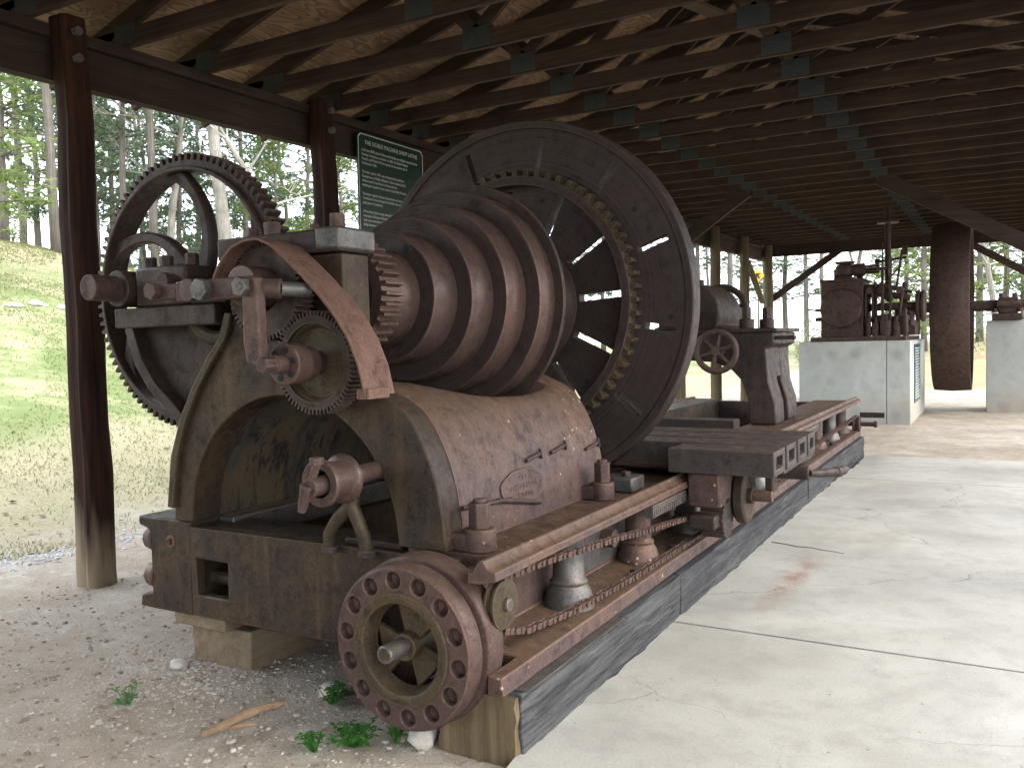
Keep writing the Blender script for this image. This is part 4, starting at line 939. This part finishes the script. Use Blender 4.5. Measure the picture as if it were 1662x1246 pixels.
# loose bolts and rods stuck in the side casting
def on_shell(y, z, off): return (pr(z) + .004 + off, y, z)
def rodthing(a, b, label, r=.011, head=False):
    A, B = Vector(on_shell(*a, r)), Vector(on_shell(*b, r)); t = thing('loose_bolt' if head else 'loose_rod', label, 'bolt' if head else 'rod', A)
    MB().cyl(A, B, r, n=12).build('shank', 'dark', t, .002)
    if head:
        d = (B - A).normalized(); 
        MB().bar(B + Vector((.003, .0, .028)), B + Vector((.003, .02, -.026)), .014, .016, (1, 0, 0)).build('split_head', 'dark', t, .003)
    return t
rodthing((3.12, .892), (3.545, .862), 'longest rusty rod left of the nameplate bottom')
rodthing((3.42, .875), (3.83, .80), 'rusty rod lying slanted across the bottom of the nameplate', .012)
rodthing((3.755, 1.015), (3.905, 1.032), 'rusty split bolt just above the nameplate', .011, True)
rodthing((4.03, 1.022), (4.20, 1.042), 'rusty split bolt in the middle of the three on the casting', .011, True)
rodthing((4.45, .99), (4.62, 1.01), 'rusty split bolt nearest the faceplate', .010, True)
# ------------------------------------------------------------------ information sign on the header
sg = thing('information_sign', 'dark green sign with white text about the lathe on the beam', 'sign', (LX + .06, 7.53, 3.1))
y0, y1, z0, z1, cc = 6.955, 8.105, 2.42, 3.785, .04
o8 = [(y0 + cc, z0), (y1 - cc, z0), (y1, z0 + cc), (y1, z1 - cc), (y1 - cc, z1), (y0 + cc, z1), (y0, z1 - cc), (y0, z0 + cc)]
MB().prism(o8, LX + .052, LX + .066, 'yz').build('panel', 'signgreen', sg)
i8 = [(y0 + (y - y0) * .98 + .0115, z0 + (z - z0) * .984 + .011) for y, z in o8]; j8 = [(y0 + (y - y0) * .966 + .0195, z0 + (z - z0) * .972 + .019) for y, z in o8]
m = MB(); vs = [(LX + .0675, y, z) for P in (i8, j8) for y, z in P]; m.add(vs, [(i, (i + 1) % 8, 8 + (i + 1) % 8, 8 + i) for i in range(8)]); m.build('border_line', 'letter', sg)
text_on_x('THE NOBLE MACHINE SHOP LATHE', .062, (LX + .0678, 7.53, 3.672), sg, 'letter', squeeze=.92, ext=.0003)
body = ["In the late 1800's James Noble and his family moved their iron works from", 'Reading, Pennsylvania to Rome.  In 1855 the Noble Brothers', 'Foundry and Machine Works opened on the present site of', 'Southeastern Mills.', '',
        'This lathe, built in 1847, was transported by boat from', 'Pennsylvania to Mobile, Alabama.  It then traveled up the', 'Alabama and Coosa Rivers to Rome and was', 'hauled piece by piece on an oxcart to the Noble Foundry.', '',
        'Steamboat engines, furnaces, locomotives, and even cannons used by', 'Confederate forces during the Civil War were made with the help of this', 'great piece of machinery.', '',
        'A fire set by Union troops destroyed the Noble Iron Works in the', 'evacuation of Rome in November, 1864.  The lathe survived', 'until a time demolition hammer. It still bears the', 'sledge hammer marks.', '',
        'The lathe was long operated by', 'Davis & Taylor Foundry', 'in service for 1100', 'Rome.']
for i, ln in enumerate(body):
    if ln: text_on_x(ln, .040, (LX + .0678, 7.02, 3.60 - .0445 * i), sg, 'letter', 'LEFT', squeeze=.80, ext=.0003)
# ------------------------------------------------------------------ steam engine on concrete blocks
p1 = thing('concrete_pedestal', 'large pale concrete pedestal carrying the steam engine', 'pedestal', (-2.4, 18.9, 0))
MB().box(-3.41, -1.85, 17.3, 20.7, -.2, 1.50).build('block', 'cblock', p1, .015)
MB().box(-1.842, -1.44, 17.3, 20.7, -.2, 1.50).build('block', 'cblock', p1, .015)
p2 = thing('concrete_pedestal', 'narrower concrete pedestal right of the flywheel under the shaft bearing', 'pedestal', (.6, 21.1, 0))
MB().box(-.27, 1.3, 20.5, 21.7, -.2, 1.86).build('block', 'cblock', p2, .015)
ps = thing('pedestal_sign', 'teal text panel on the side of the engine pedestal', 'sign', (-1.43, 18.6, .9))
MB().box(-1.438, -1.425, 18.05, 19.25, .30, 1.42).build('panel', 'signteal', ps, .002)
for k in range(19):
    z = 1.33 - k * .053
    MB().box(-1.4245, -1.4225, 18.15 + (.1 if k in (6, 12) else 0), 19.15 - (.0, .12, .05, .2)[k % 4], z, z + .022).build('text_row', 'letter', ps)
en_ = thing('steam_engine', 'rusty stationary steam engine with large flywheel on concrete pedestals', 'steam engine', (-2.4, 18.8, 1.5))
def ep(mb, name, mt='rust', bevel=.012, parent=en_, ang=35): return mb.build(name, mt, parent, bevel, ang)
ep(MB().box(-3.22, -1.52, 17.42, 20.5, 1.50, 1.585), 'base_plate')
cyb = ep(MB().box(-3.07, -2.30, 17.75, 18.7, 1.585, 2.66), 'cylinder_casing')
ep(MB().box(-3.1, -2.27, 17.72, 18.73, 2.66, 2.70), 'casing_lid')
ep(MB().rev([(17.75, .38), (17.72, .385), (17.70, .375), (17.685, .34), (17.68, .0)], (-2.70, 0, 2.135), 'Y', 56), 'cylinder_cover', 'rust', 0, cyb, 50)
ep(MB().hexb((-2.70, 17.68, 2.135), .035, .06, 'Y'), 'cover_nut', 'rust', .004, cyb)
for k in range(12):
    a = tau * k / 12; ep(MB().hexb((-2.70 + .345 * cos(a), 17.69, 2.135 + .345 * sin(a)), .018, .02, 'Y'), 'cover_bolt', 'rust', 0, cyb)
gv = ep(MB().rev([(2.70, .16), (2.74, .16), (2.76, .12), (2.80, .17), (2.88, .19), (2.96, .17), (3.0, .11), (3.02, .18), (3.05, .18), (3.05, 0)], (-2.66, 18.0, 0), 'Z', 32), 'steam_chest', 'rust', 0)
ep(MB().cyl((-2.5, 18.0, 2.88), (-2.30, 18.0, 2.88), .12, n=20).cyl((-2.3, 18.0, 2.94), (-2.08, 18.0, 2.94), .025, n=10).cyl((-2.3, 18.0, 2.82), (-2.08, 18.0, 2.82), .025, n=10).cyl((-2.3, 18.0, 2.88), (-1.85, 18.0, 2.88), .035, n=12).cyl((-2.08, 18, 2.88), (-2.04, 18, 2.88), .1, .08, n=18), 'throttle_valve', 'rust', .004)
wheel((-1.86, 18.0, 2.9), .22, 'X', 'throttle_wheel', en_, .022, 5, 'rust')
ep(MB().cyl((-1.93, 18.4, 2.45), (-1.93, 18.4, 4.15), .055, n=18).cyl((-1.93, 18.4, 3.78), (-1.93, 18.4, 3.83), .2, .2, n=20), 'governor_pipe', 'dark', .004)
ep(MB().cyl((-2.02, 18.35, 2.5), (-2.02, 18.35, 3.4), .014, n=8).cyl((-1.78, 18.4, 2.5), (-1.68, 18.4, 3.25), .02, n=8).cyl((-2.1, 18.4, 3.05), (-1.6, 18.4, 3.1), .022, n=8).cyl((-1.99, 18.35, 2.6), (-1.7, 18.4, 2.95), .018, n=8), 'governor_rods', 'dark', 0)
for bb_ in ((-1.68, -1.58, 18.35, 18.45, 3.15, 3.32), (-2.16, -2.08, 18.33, 18.45, 3.0, 3.1), (-2.02, -1.86, 18.25, 18.5, 2.3, 2.58)): ep(MB().box(*bb_), 'governor_block', 'dark', .008)
ep(MB().box(-2.28, -1.86, 17.9, 18.55, 2.35, 2.58), 'valve_gear_block', 'rust')
ep(MB().cyl((-2.3, 18.2, 2.15), (-1.30, 18.2, 2.15), .075, n=20), 'crosshead_guide', 'rust', .004)
ep(MB().cyl((-2.3, 18.0, 2.40), (-1.55, 18.0, 2.36), .04, n=14).cyl((-2.0, 18.0, 2.38), (-1.5, 18.0, 2.30), .055, n=14), 'valve_rod', 'rust', .003)
for x, h, r in ((-2.20, 2.05, .04), (-2.08, 1.95, .06), (-1.90, 2.0, .10), (-1.72, 1.95, .07), (-1.56, 2.1, .045)):
    ep(MB().cyl((x, 17.75, 1.585), (x, 17.75, h - .12), r * 1.1, r, n=18).cyl((x, 17.75, h - .12), (x, 17.75, h), r * .55, n=14), 'oil_pot', 'rust', .004)
for x in (-2.26, -2.14): ep(MB().box(x - .02, x + .02, 17.8, 18.4, 1.6, 2.45), 'frame_standard', 'rust', .004)
ep(MB().box(-2.25, -1.40, 17.9, 18.4, 1.60, 1.78), 'frame_rail', 'rust')
ep(MB().box(-1.98, -1.93, 17.68, 17.72, 1.75, 2.9).box(-1.84, -1.80, 17.7, 17.74, 1.75, 2.6), 'link_bar', 'dark', .004)
ep(MB().rev([(-1.42, 0), (-1.42, .28), (-1.40, .30), (-1.36, .30), (-1.34, .26), (-1.32, .30), (-1.28, .30), (-1.26, .28), (-1.26, 0)], (0, 18.3, 2.15), 'X', 40), 'eccentric', 'rust', 0, en_, 40)
ep(MB().cyl((-1.75, 19.0, 1.6), (-1.75, 19.0, 2.1), .12, n=18).box(-2.2, -1.5, 18.8, 20.3, 1.59, 1.9), 'main_bearing', 'rust')
ep(MB().cyl((-3.2, 17.9, 2.12), (-3.07, 17.9, 2.12), .03, n=10).cyl((-3.35, 17.9, 2.14), (-3.2, 17.9, 2.12), .016, n=8).cyl((-3.2, 17.9, 1.94), (-3.07, 17.9, 1.94), .04, n=10), 'drain_cock', 'dark', .003)
for a_, b_, r_ in (((-2.9, 18.5, 2.7), (-2.9, 18.5, 2.95), .05), ((-2.45, 18.45, 2.7), (-2.45, 18.45, 2.86), .06), ((-2.3, 17.85, 2.5), (-1.6, 17.85, 2.46), .03), ((-2.3, 17.85, 1.9), (-1.5, 17.85, 1.92), .045), ((-2.1, 17.9, 1.78), (-2.1, 17.9, 2.62), .03), ((-1.7, 17.9, 1.78), (-1.62, 17.9, 2.5), .028), ((-2.05, 18.1, 2.6), (-1.5, 18.3, 2.42), .03), ((-1.62, 18.3, 2.15), (-1.62, 18.3, 2.62), .05), ((-1.5, 18.1, 1.78), (-1.5, 18.1, 2.05), .07)):
    ep(MB().cyl(a_, b_, r_, n=14), 'pipe', 'rust', .003)
for x_, z_ in ((-2.2, 2.46), (-2.0, 2.46), (-1.85, 2.3), (-1.66, 2.44), (-1.66, 1.92), (-2.02, 1.92)):
    ep(MB().rev([(17.78, 0), (17.78, .06), (17.83, .075), (17.9, .06), (17.9, 0)], (x_, 0, z_), 'Y', 16), 'valve_bonnet', 'rust', 0, en_, 40)
FY, FZ, FR = 20.6, 2.17, 1.76
fw = bpy.data.objects.new('flywheel', None); COL.objects.link(fw); fw.parent = en_
ep(MB().rev([(-1.235, FR - .10), (-1.235, FR - .01), (-1.22, FR), (-.89, FR + .02), (-.55, FR), (-.535, FR - .01), (-.535, FR - .10), (-.88, FR - .09), (-1.235, FR - .10)], (0, FY, FZ), 'X', 128), 'flywheel_rim', 'rust', 0, fw, 40)
for k in range(6):
    a = tau * k / 6 + .4; d = Vector((0, cos(a), sin(a))); c = Vector((-.92, FY, FZ))
    ep(MB().tube([c + d * .15, c + d * (FR - .08)], [.11, .08], 12), 'flywheel_spoke', 'rust', 0, fw, 60)
ep(MB().rev([(-1.15, 0), (-1.15, .24), (-.7, .24), (-.7, 0)], (0, FY, FZ), 'X', 36), 'flywheel_hub', 'rust', .01, fw)
ep(MB().cyl((-1.95, FY, FZ), (.75, FY, FZ), .115, n=28), 'crankshaft', 'rust', .004)
bx_ = ep(MB().box(-.16, .38, 20.35, 20.95, 1.86, 2.0).box(-.06, .30, 20.4, 20.85, 2.0, 2.33), 'shaft_bearing', 'rust', .02)
ep(MB().cyl((-.12, 20.38, 2.02), (-.12, 20.38, 2.10), .05, n=12).cyl((.34, 20.38, 2.02), (.34, 20.38, 2.10), .05, n=12).cyl((.0, 20.45, 2.33), (.0, 20.45, 2.40), .05, n=12).cyl((.24, 20.45, 2.33), (.24, 20.45, 2.40), .05, n=12).cyl((-.08, 20.38, 2.18), (.34, 20.38, 2.18), .06, n=14), 'bearing_bolts', 'rust', .004, bx_)
# ------------------------------------------------------------------ far road sign
ys_ = thing('road_sign', 'yellow diamond road sign beyond the far left corner post', 'sign', (-7.25, 30, hgt(-7.25, 30)))
MB().cyl((-7.25, 30.03, hgt(-7.25, 30) - .3), (-7.25, 30.03, 3.95), .03, n=10).build('pole', 'grey', ys_)
MB().prism([(-7.25, 3.49), (-7.01, 3.73), (-7.25, 3.97), (-7.49, 3.73)], 29.95, 29.97).build('plate', 'yellow', ys_)
MB().prism([(-7.33, 3.63), (-7.28, 3.63), (-7.25, 3.71), (-7.22, 3.63), (-7.17, 3.63), (-7.21, 3.77), (-7.14, 3.78), (-7.14, 3.81), (-7.28, 3.82), (-7.34, 3.74)], 29.93, 29.945).build('symbol', 'black', ys_)
# ------------------------------------------------------------------ stones, stick, weeds
def stone_mesh(rnd, sx, sy, sz, sub=2):
    bm = bmesh.new(); bmesh.ops.create_icosphere(bm, subdivisions=sub, radius=1)
    for v in bm.verts:
        d = 1 + rnd.uniform(-.16, .16); v.co = Vector((v.co.x * sx * d, v.co.y * sy * d, v.co.z * sz * d))
    me = bpy.data.meshes.new('stone'); bm.to_mesh(me); bm.free(); me.materials.append(M['stone']); me.shade_smooth(); return me
rnd = random.Random(3)
def stone(x, y, s, label, group=None, flat=.6):
    o = bpy.data.objects.new('stone', stone_mesh(rnd, s, s * rnd.uniform(.7, 1), s * flat)); COL.objects.link(o); o.location = (x, y, hgt(x, y) + s * flat * .55); o.rotation_euler.z = rnd.uniform(0, 6); tag(o, label, 'stone', group)
stone(-2.08, 2.86, .075, 'rounded pale stone between the front pulley and the timber end', flat=.75)
stone(-2.77, 3.08, .07, 'tan stone beside the green weed under the lathe end')
stone(-3.72, 2.98, .06, 'flat brown stone against the front wood block', flat=.5)
ORD = 'first second third fourth fifth sixth seventh eighth ninth tenth eleventh twelfth thirteenth fourteenth fifteenth sixteenth seventeenth eighteenth nineteenth twentieth'.split()
def ordn(i):
    if i < 20: return ORD[i]
    t = {2: 'twenty', 3: 'thirty', 4: 'forty', 5: 'fifty', 6: 'sixty'}[(i + 1) // 10]
    return (t[:-1] + 'ieth') if (i + 1) % 10 == 0 else t + '-' + ORD[(i + 1) % 10 - 1]
def hill_hit(px, py):
    r = ray(px, py); r.normalize(); t = 6.
    while t < 90:
        p = Vector((0, 0, CAMH)) + r * t
        if p.z < hgt(p.x, p.y): return p
        t += .1
    return p
for i, (px, py) in enumerate(((12, 498), (28, 499), (58, 497), (72, 499), (100, 502), (118, 499))):
    p = hill_hit(px, py); stone(p.x, p.y, .09 + .05 * (i % 3), 'pale rock in the row across the grassy slope, %s from the left' % ordn(i), 'rocks on the slope', .5)
stk = thing('stick', 'bent brown stick lying on the gravel before the lathe', 'stick', (-2.87, 2.6, 0))
MB().tube([(-2.90, 2.42, .0), (-2.86, 2.5, .012), (-2.85, 2.6, .02), (-2.83, 2.7, .02), (-2.80, 2.8, .012)], [.012, .02, .021, .019, .015], 10).build('stem', 'stick', stk)
MB().tube([(-2.84, 2.52, .0), (-2.80, 2.55, .005), (-2.77, 2.6, .0)], [.008, .011, .005], 8).build('broken_end', 'stick', stk)
def weed(x, y, n, s, label, seed):
    r = random.Random(seed); t = thing('weed', label, 'weed', (x, y, hgt(x, y)), 'weeds by the front pulley'); z0 = hgt(x, y)
    for k in range(n):
        a = r.uniform(0, tau); d = r.uniform(.01, s); cx, cy, cz = x + d * cos(a), y + d * sin(a), z0 + r.uniform(.03, .09)
        L_ = r.uniform(.014, .028); m = MB()
        for q in range(3):
            b = a + q * 2.1 + r.uniform(-.3, .3); U = Vector((cos(b), sin(b), r.uniform(-.2, .35))); V = Vector((-sin(b), cos(b), 0)) * .45; c = Vector((cx, cy, cz))
            m.add([c, c + U * L_ * .5 + V * L_, c + U * L_ * 1.3 + Vector((0, 0, -.004)), c + U * L_ * .5 - V * L_], [(0, 1, 2, 3)])
        m.tube([(x + d * .2 * cos(a), y + d * .2 * sin(a), z0), (cx, cy, cz)], .002, 4)
        m.build('leaf', 'weed', t)
weed(-2.70, 3.0, 30, .07, 'dark green weed beside the tan stone under the lathe', 1)
weed(-2.32, 2.70, 55, .11, 'biggest bright green weed left of the front pulley bottom', 2)
weed(-2.42, 2.58, 18, .06, 'small weed nearest the camera below the front pulley', 3)
weed(-2.18, 2.80, 14, .05, 'sparse weed tucked against the front pulley bottom', 4)
weed(-3.55, 2.55, 12, .06, 'tiny weed on bare gravel left of the stick', 5)
# gravel chips, drip-line gravel, leaves and grass: uncountable
def scatter_stones(name, spots, mt, label, seed):
    r = random.Random(seed); m = MB()
    for x, y, s in spots:
        z = hgt(x, y) + s * .12; a = r.uniform(0, tau); k = 5; h = s * r.uniform(.35, .7); base = []; top = []
        for i in range(k):
            b = a + tau * i / k + r.uniform(-.3, .3); q = s * r.uniform(.55, 1); base.append((x + q * cos(b), y + q * sin(b), z - h * .5)); top.append((x + q * .65 * cos(b), y + q * .65 * sin(b), z + h * r.uniform(.3, .6)))
        m.add(base + top, [tuple(range(k, 2 * k))] + [(i, (i + 1) % k, k + (i + 1) % k, k + i) for i in range(k)])
    o = m.build(name, mt, None, 0, 20); tag(o, label, kind='stuff'); return o
r = random.Random(11); sp_ = []
for k in range(7500):
    x, y = r.uniform(-5.6, -1.7), r.uniform(1.3, 4.6)
    dens = max(.12, 1 - abs(x + 2.6) / 1.9) * (1 if y < 3.6 else .4)
    if r.random() < dens: sp_.append((x, y, r.uniform(.004, .014) * (1.9 if r.random() < .1 else 1)))
for k in range(900): sp_.append((r.gauss(-3.6, .35), r.gauss(2.85, .25), r.uniform(.006, .018)))
M['chip'] = plain('gravel_chips', (.36, .32, .265), .9, 0, .55, 23, .3)
scatter_stones('gravel', sp_, 'chip', 'loose gravel chips on the dirt in front of the lathe', 5)
sp2 = []
for k in range(800):
    x, y = r.uniform(-5.8, -1.75), r.uniform(1.3, 4.5)
    sp2.append((x, y, r.uniform(.006, .02)))
for k in range(130): sp2.append((r.gauss(-4.0, .6), r.gauss(2.9, .6), r.uniform(.008, .03)))
M['chipd'] = plain('brown_gravel', (.2, .155, .115), .9, 0, .5, 19, .3)
scatter_stones('brown_gravel', sp2, 'chipd', 'scattered brown pebbles and clods on the dirt', 15)
sp_ = []
for k in range(2600): sp_.append((r.gauss(-6.75, .16), r.uniform(-2, 14), r.uniform(.012, .03)))
M['drip'] = plain('grey_gravel', (.42, .43, .44), .9, 0, .35, 9, .3)
scatter_stones('drip_gravel', sp_, 'drip', 'line of grey gravel under the eaves', 6)
m = MB()
for k in range(900):
    x, y = -6.2 - abs(r.gauss(0, 5)), r.uniform(0, 20); z = hgt(x, y) + .02; a = r.uniform(0, tau); s = r.uniform(.02, .045)
    u = Vector((cos(a), sin(a), r.uniform(-.3, .5))) * s; v = Vector((-sin(a), cos(a), r.uniform(-.3, .5))) * s * .6; c = Vector((x, y, z))
    m.add([c - u, c + v, c + u, c - v], [(0, 1, 2, 3)])
for k in range(320):
    x, y = r.uniform(-6.2, -1.9), r.uniform(1.4, 4.4)
    if -4.0 < x < -1.9 and y > 3.0: continue
    z = hgt(x, y) + .008; a = r.uniform(0, tau); s_ = r.uniform(.006, .024)
    u = Vector((cos(a), sin(a), r.uniform(-.2, .3))) * s_; v = Vector((-sin(a), cos(a), r.uniform(-.2, .3))) * s_ * r.uniform(.2, .6); c = Vector((x, y, z))
    m.add([c - u, c + v, c + u, c - v], [(0, 1, 2, 3)])
tag(m.build('fallen_leaves', 'dead'), 'brown fallen leaves on the slope', kind='stuff')
m = MB()
for k in range(150000):
    u = r.random() ** 1.5 * 27; x = -6.9 - u; y = r.uniform(-2, 30)
    c = RW.transposed() @ Vector((x, y, hgt(x, y) - CAMH))
    if c.z < 1 or not -60 < cx_ + f_ * c.x / c.z < 720: continue
    if r.random() > .2 + .8 * (sin(x * .9 + sin(y * .7) * 2) * sin(y * .6 + x * .2) > -.2): continue
    z = hgt(x, y); a = r.uniform(0, tau); h = r.uniform(.015, .045) * (1 + u * .04); wd = .005 + u * .0007
    m.add([(x + wd * cos(a), y + wd * sin(a), z), (x - wd * cos(a), y - wd * sin(a), z), (x + r.uniform(-1, 1) * h, y + r.uniform(-1, 1) * h, z + h)], [(0, 1, 2)])
tag(m.build('grass', 'grass'), 'short patchy grass on the slope beside the shed', kind='stuff')
# ------------------------------------------------------------------ trees
def limb(m, p, d, L_, r0, rnd_, depth, tips, droop=0.):
    P = [Vector(p)]; d = Vector(d).normalized(); n = 5
    for i in range(n):
        d = (d + Vector((rnd_.uniform(-.18, .18), rnd_.uniform(-.18, .18), rnd_.uniform(-.12, .16) - droop))).normalized(); P.append(P[-1] + d * L_ / n)
    m.tube(P, [r0 * (1 - .16 * i) for i in range(n + 1)], 5, False)
    if depth == 0: tips.append((P[-1], d)); tips.append((P[3], d)); return
    for i in (2, 3, 4, 5):
        for s in range(1 if depth > 1 else 2):
            q = (d + Vector((rnd_.uniform(-1, 1), rnd_.uniform(-1, 1), rnd_.uniform(-.3, .7)))).normalized()
            limb(m, P[i], q, L_ * rnd_.uniform(.4, .62), max(.016, r0 * .5), rnd_, depth - 1, tips, droop)
def pine_proto(seed, H, crown0, R, lm):
    q = random.Random(seed); tr = MB(); fo = MB()
    bend = [Vector((q.uniform(-.2, .2) * i / 5, q.uniform(-.2, .2) * i / 5, H * i / 8)) for i in range(9)]
    tr.tube(bend, [.175 * (1 - i / 9) + .02 for i in range(9)], 10)
    z = crown0 * H
    while z < H * .99:
        t = (z / H - crown0) / (1 - crown0); L_ = R * (1 - t) ** .7 * q.uniform(.6, 1.1) + .3
        for k in range(q.choice((2, 3, 3))):
            a = q.uniform(0, tau); p0 = Vector((0, 0, z)); d = Vector((cos(a), sin(a), q.uniform(-.05, .35)))
            p1 = p0 + d * L_; tr.tube([p0, p0.lerp(p1, .5) + Vector((0, 0, .1)), p1], [.045, .03, .012], 4, False)
            for s in range(int(6 + 5 * L_)):
                f = q.uniform(.25, 1.05); c = p0.lerp(p1, f) + Vector((q.gauss(0, .28), q.gauss(0, .28), q.gauss(.05, .16)))
                for b in range(7):
                    e = Vector((q.gauss(0, 1), q.gauss(0, 1), q.gauss(.25, .7))).normalized(); g = e.orthogonal().normalized() * .045
                    ln = q.uniform(.2, .42); fo.add([c - g, c + g, c + e * ln], [(0, 1, 2)])
        z += q.uniform(.35, .7)
    return tr.mesh('trunk'), fo.mesh('crown')
def bare_proto(seed, H, r0):
    q = random.Random(seed); tr = MB(); tips = []
    P = [Vector((0, 0, 0))]; d = Vector((0, 0, 1))
    for i in range(8): d = (d + Vector((q.uniform(-.12, .12), q.uniform(-.12, .12), .1))).normalized(); P.append(P[-1] + d * H / 8)
    tr.tube(P, [r0 * (1 - .105 * i) for i in range(9)], 10)
    cr = MB()
    for i in range(3, 9):
        for k in range(2):
            a = q.uniform(0, tau); limb(cr, P[i], (cos(a), sin(a), q.uniform(.2, .8)), H * q.uniform(.16, .3), r0 * .36 * (1 - .06 * i), q, 2, tips)
    return tr.mesh('trunk'), cr.mesh('crown')
def brush_proto(seed):
    q = random.Random(seed); fo = MB(); st_ = MB()
    for k in range(16):
        a = q.uniform(0, tau); p1 = Vector((cos(a) * q.uniform(.2, 1.1), sin(a) * q.uniform(.2, 1.1), q.uniform(.8, 2.6))); st_.tube([(0, 0, 0), p1 * .5 + Vector((0, 0, .2)), p1], [.02, .014, .005], 4, False)
        for s in range(45):
            c = p1 * q.uniform(.3, 1.08) + Vector((q.gauss(0, .25), q.gauss(0, .25), q.gauss(0, .25))); e = Vector((q.gauss(0, 1), q.gauss(0, 1), q.gauss(0, 1))).normalized(); g = e.orthogonal().normalized() * .04
            fo.add([c - g, c + g, c + e * .14], [(0, 1, 2)])
    return st_.mesh('stems'), fo.mesh('leaves')
PR = [pine_proto(21, 17, .22, 2.9, 0), pine_proto(22, 20, .33, 2.7, 0), pine_proto(23, 14, .10, 3.0, 0), pine_proto(24, 22, .36, 2.6, 0)]
BR = [bare_proto(31, 14, .2), bare_proto(32, 17, .26)]
SH = [brush_proto(41), brush_proto(42)]
def mesh_with(me, mname):
    c = me.copy(); c.materials.clear(); c.materials.append(M[mname]); c.shade_smooth(); return c
cache = {}
def put(kind, i, px, D, sc, fm, tm='bark', rot=None, lean=None):
    key = (kind, i, fm, tm)
    if key not in cache:
        src = {'pine': PR, 'bare': BR, 'brush': SH}[kind][i]; cache[key] = (mesh_with(src[0], tm), mesh_with(src[1], fm))
    x, y = at_dist(px, D); t = bpy.data.objects.new({'pine': 'pine_tree', 'bare': 'bare_tree', 'brush': 'shrub'}[kind], None); COL.objects.link(t)
    t.location = (x, y, hgt(x, y) - .1); t.scale = (sc,) * 3; t.rotation_euler = (lean[0] if lean else 0, lean[1] if lean else 0, rot if rot is not None else rt.uniform(0, 6))
    for nm, me in zip(('stem', 'foliage') if kind == 'brush' else ('trunk', 'crown'), cache[key]):
        o = bpy.data.objects.new(nm, me); COL.objects.link(o); o.parent = t
    return t
rt = random.Random(77); items = []
for px, D, i, fm, sc in ((-60, 27, 2, 'pinel', .9), (15, 38, 2, 'pinel', 1.0), (98, 36, 3, 'pine', .95), (45, 46, 1, 'pine', 1), (70, 50, 0, 'pine', 1.), (130, 52, 1, 'pine', 1), (165, 45, 0, 'pine', .9), (190, 54, 3, 'pine', 1), (212, 42, 1, 'pine', .85), (240, 56, 0, 'pine', 1), (258, 40, 3, 'pine', 1.0), (300, 50, 2, 'pine', 1), (330, 54, 1, 'pine', 1.), (405, 48, 0, 'pine', 1.), (430, 55, 3, 'pine', 1), (455, 44, 2, 'pinel', .8), (505, 50, 0, 'pine', 1), (560, 47, 2, 'pinel', .9), (590, 55, 1, 'pine', 1), (640, 50, 2, 'pine', 1), (690, 52, 2, 'pinel', 1),
                         (1135, 60, 1, 'pine', 1), (1185, 52, 3, 'pine', 1), (1205, 66, 0, 'pine', 1), (1275, 62, 0, 'pine', 1), (1310, 58, 3, 'pine', .9), (1470, 70, 2, 'pine', 1.1), (1500, 50, 2, 'pinel', .95), (1590, 58, 2, 'pinel', 1.15), (1632, 64, 0, 'pine', 1.1), (1660, 66, 2, 'pine', 1.0), (1440, 74, 0, 'pine', 1.), (1700, 60, 2, 'pine', 1.), (1100, 64, 2, 'pine', 1.), (980, 60, 2, 'pine', 1.), (930, 66, 0, 'pine', 1.)):
    items.append((px, 'pine', put('pine', i, px, D, sc, fm)))
for px, D, i, tm, sc, lean in ((380, 37, 1, 'barkl', 1.15, (0, .03)), (275, 43, 0, 'barkl', 1.0, None), (520, 36, 0, 'barkl', .95, (-.1, -.28)), (140, 58, 0, 'bark', 1, None), (225, 60, 1, 'bark', .9, None), (350, 60, 0, 'bark', 1, None), (470, 60, 1, 'bark', 1, None), (1340, 55, 0, 'bark', .9, None), (1375, 62, 1, 'bark', .8, None), (1400, 58, 0, 'bark', .75, None), (1250, 70, 1, 'bark', .9, None), (1620, 45, 0, 'barkl', .8, None), (1160, 75, 0, 'bark', 1, None)):
    items.append((px, 'bare', put('bare', i, px, D, sc, 'twig', tm, None, lean)))
for k in range(34):
    px = rt.choice((rt.uniform(0, 700), rt.uniform(1120, 1662))); items.append((px, 'brush', put('brush', k % 2, px, rt.uniform(40, 56), rt.uniform(.5, 1.05), rt.choice(('brush', 'pine', 'pinel')), 'twig')))
NM = {'pine': ('evergreen pine in the background wood, %s pine from the left', 'tree', 'background pines'), 'bare': ('leafless tree in the background wood, %s bare tree from the left', 'tree', 'background bare trees'), 'brush': ('leafy shrub under the background trees, %s shrub from the left', 'shrub', 'background shrubs')}
for kd, (lb, ct, gp) in NM.items():
    for i, (_, _, t) in enumerate(sorted([q for q in items if q[1] == kd], key=lambda q: q[0])): tag(t, lb % ordn(i), ct, gp)
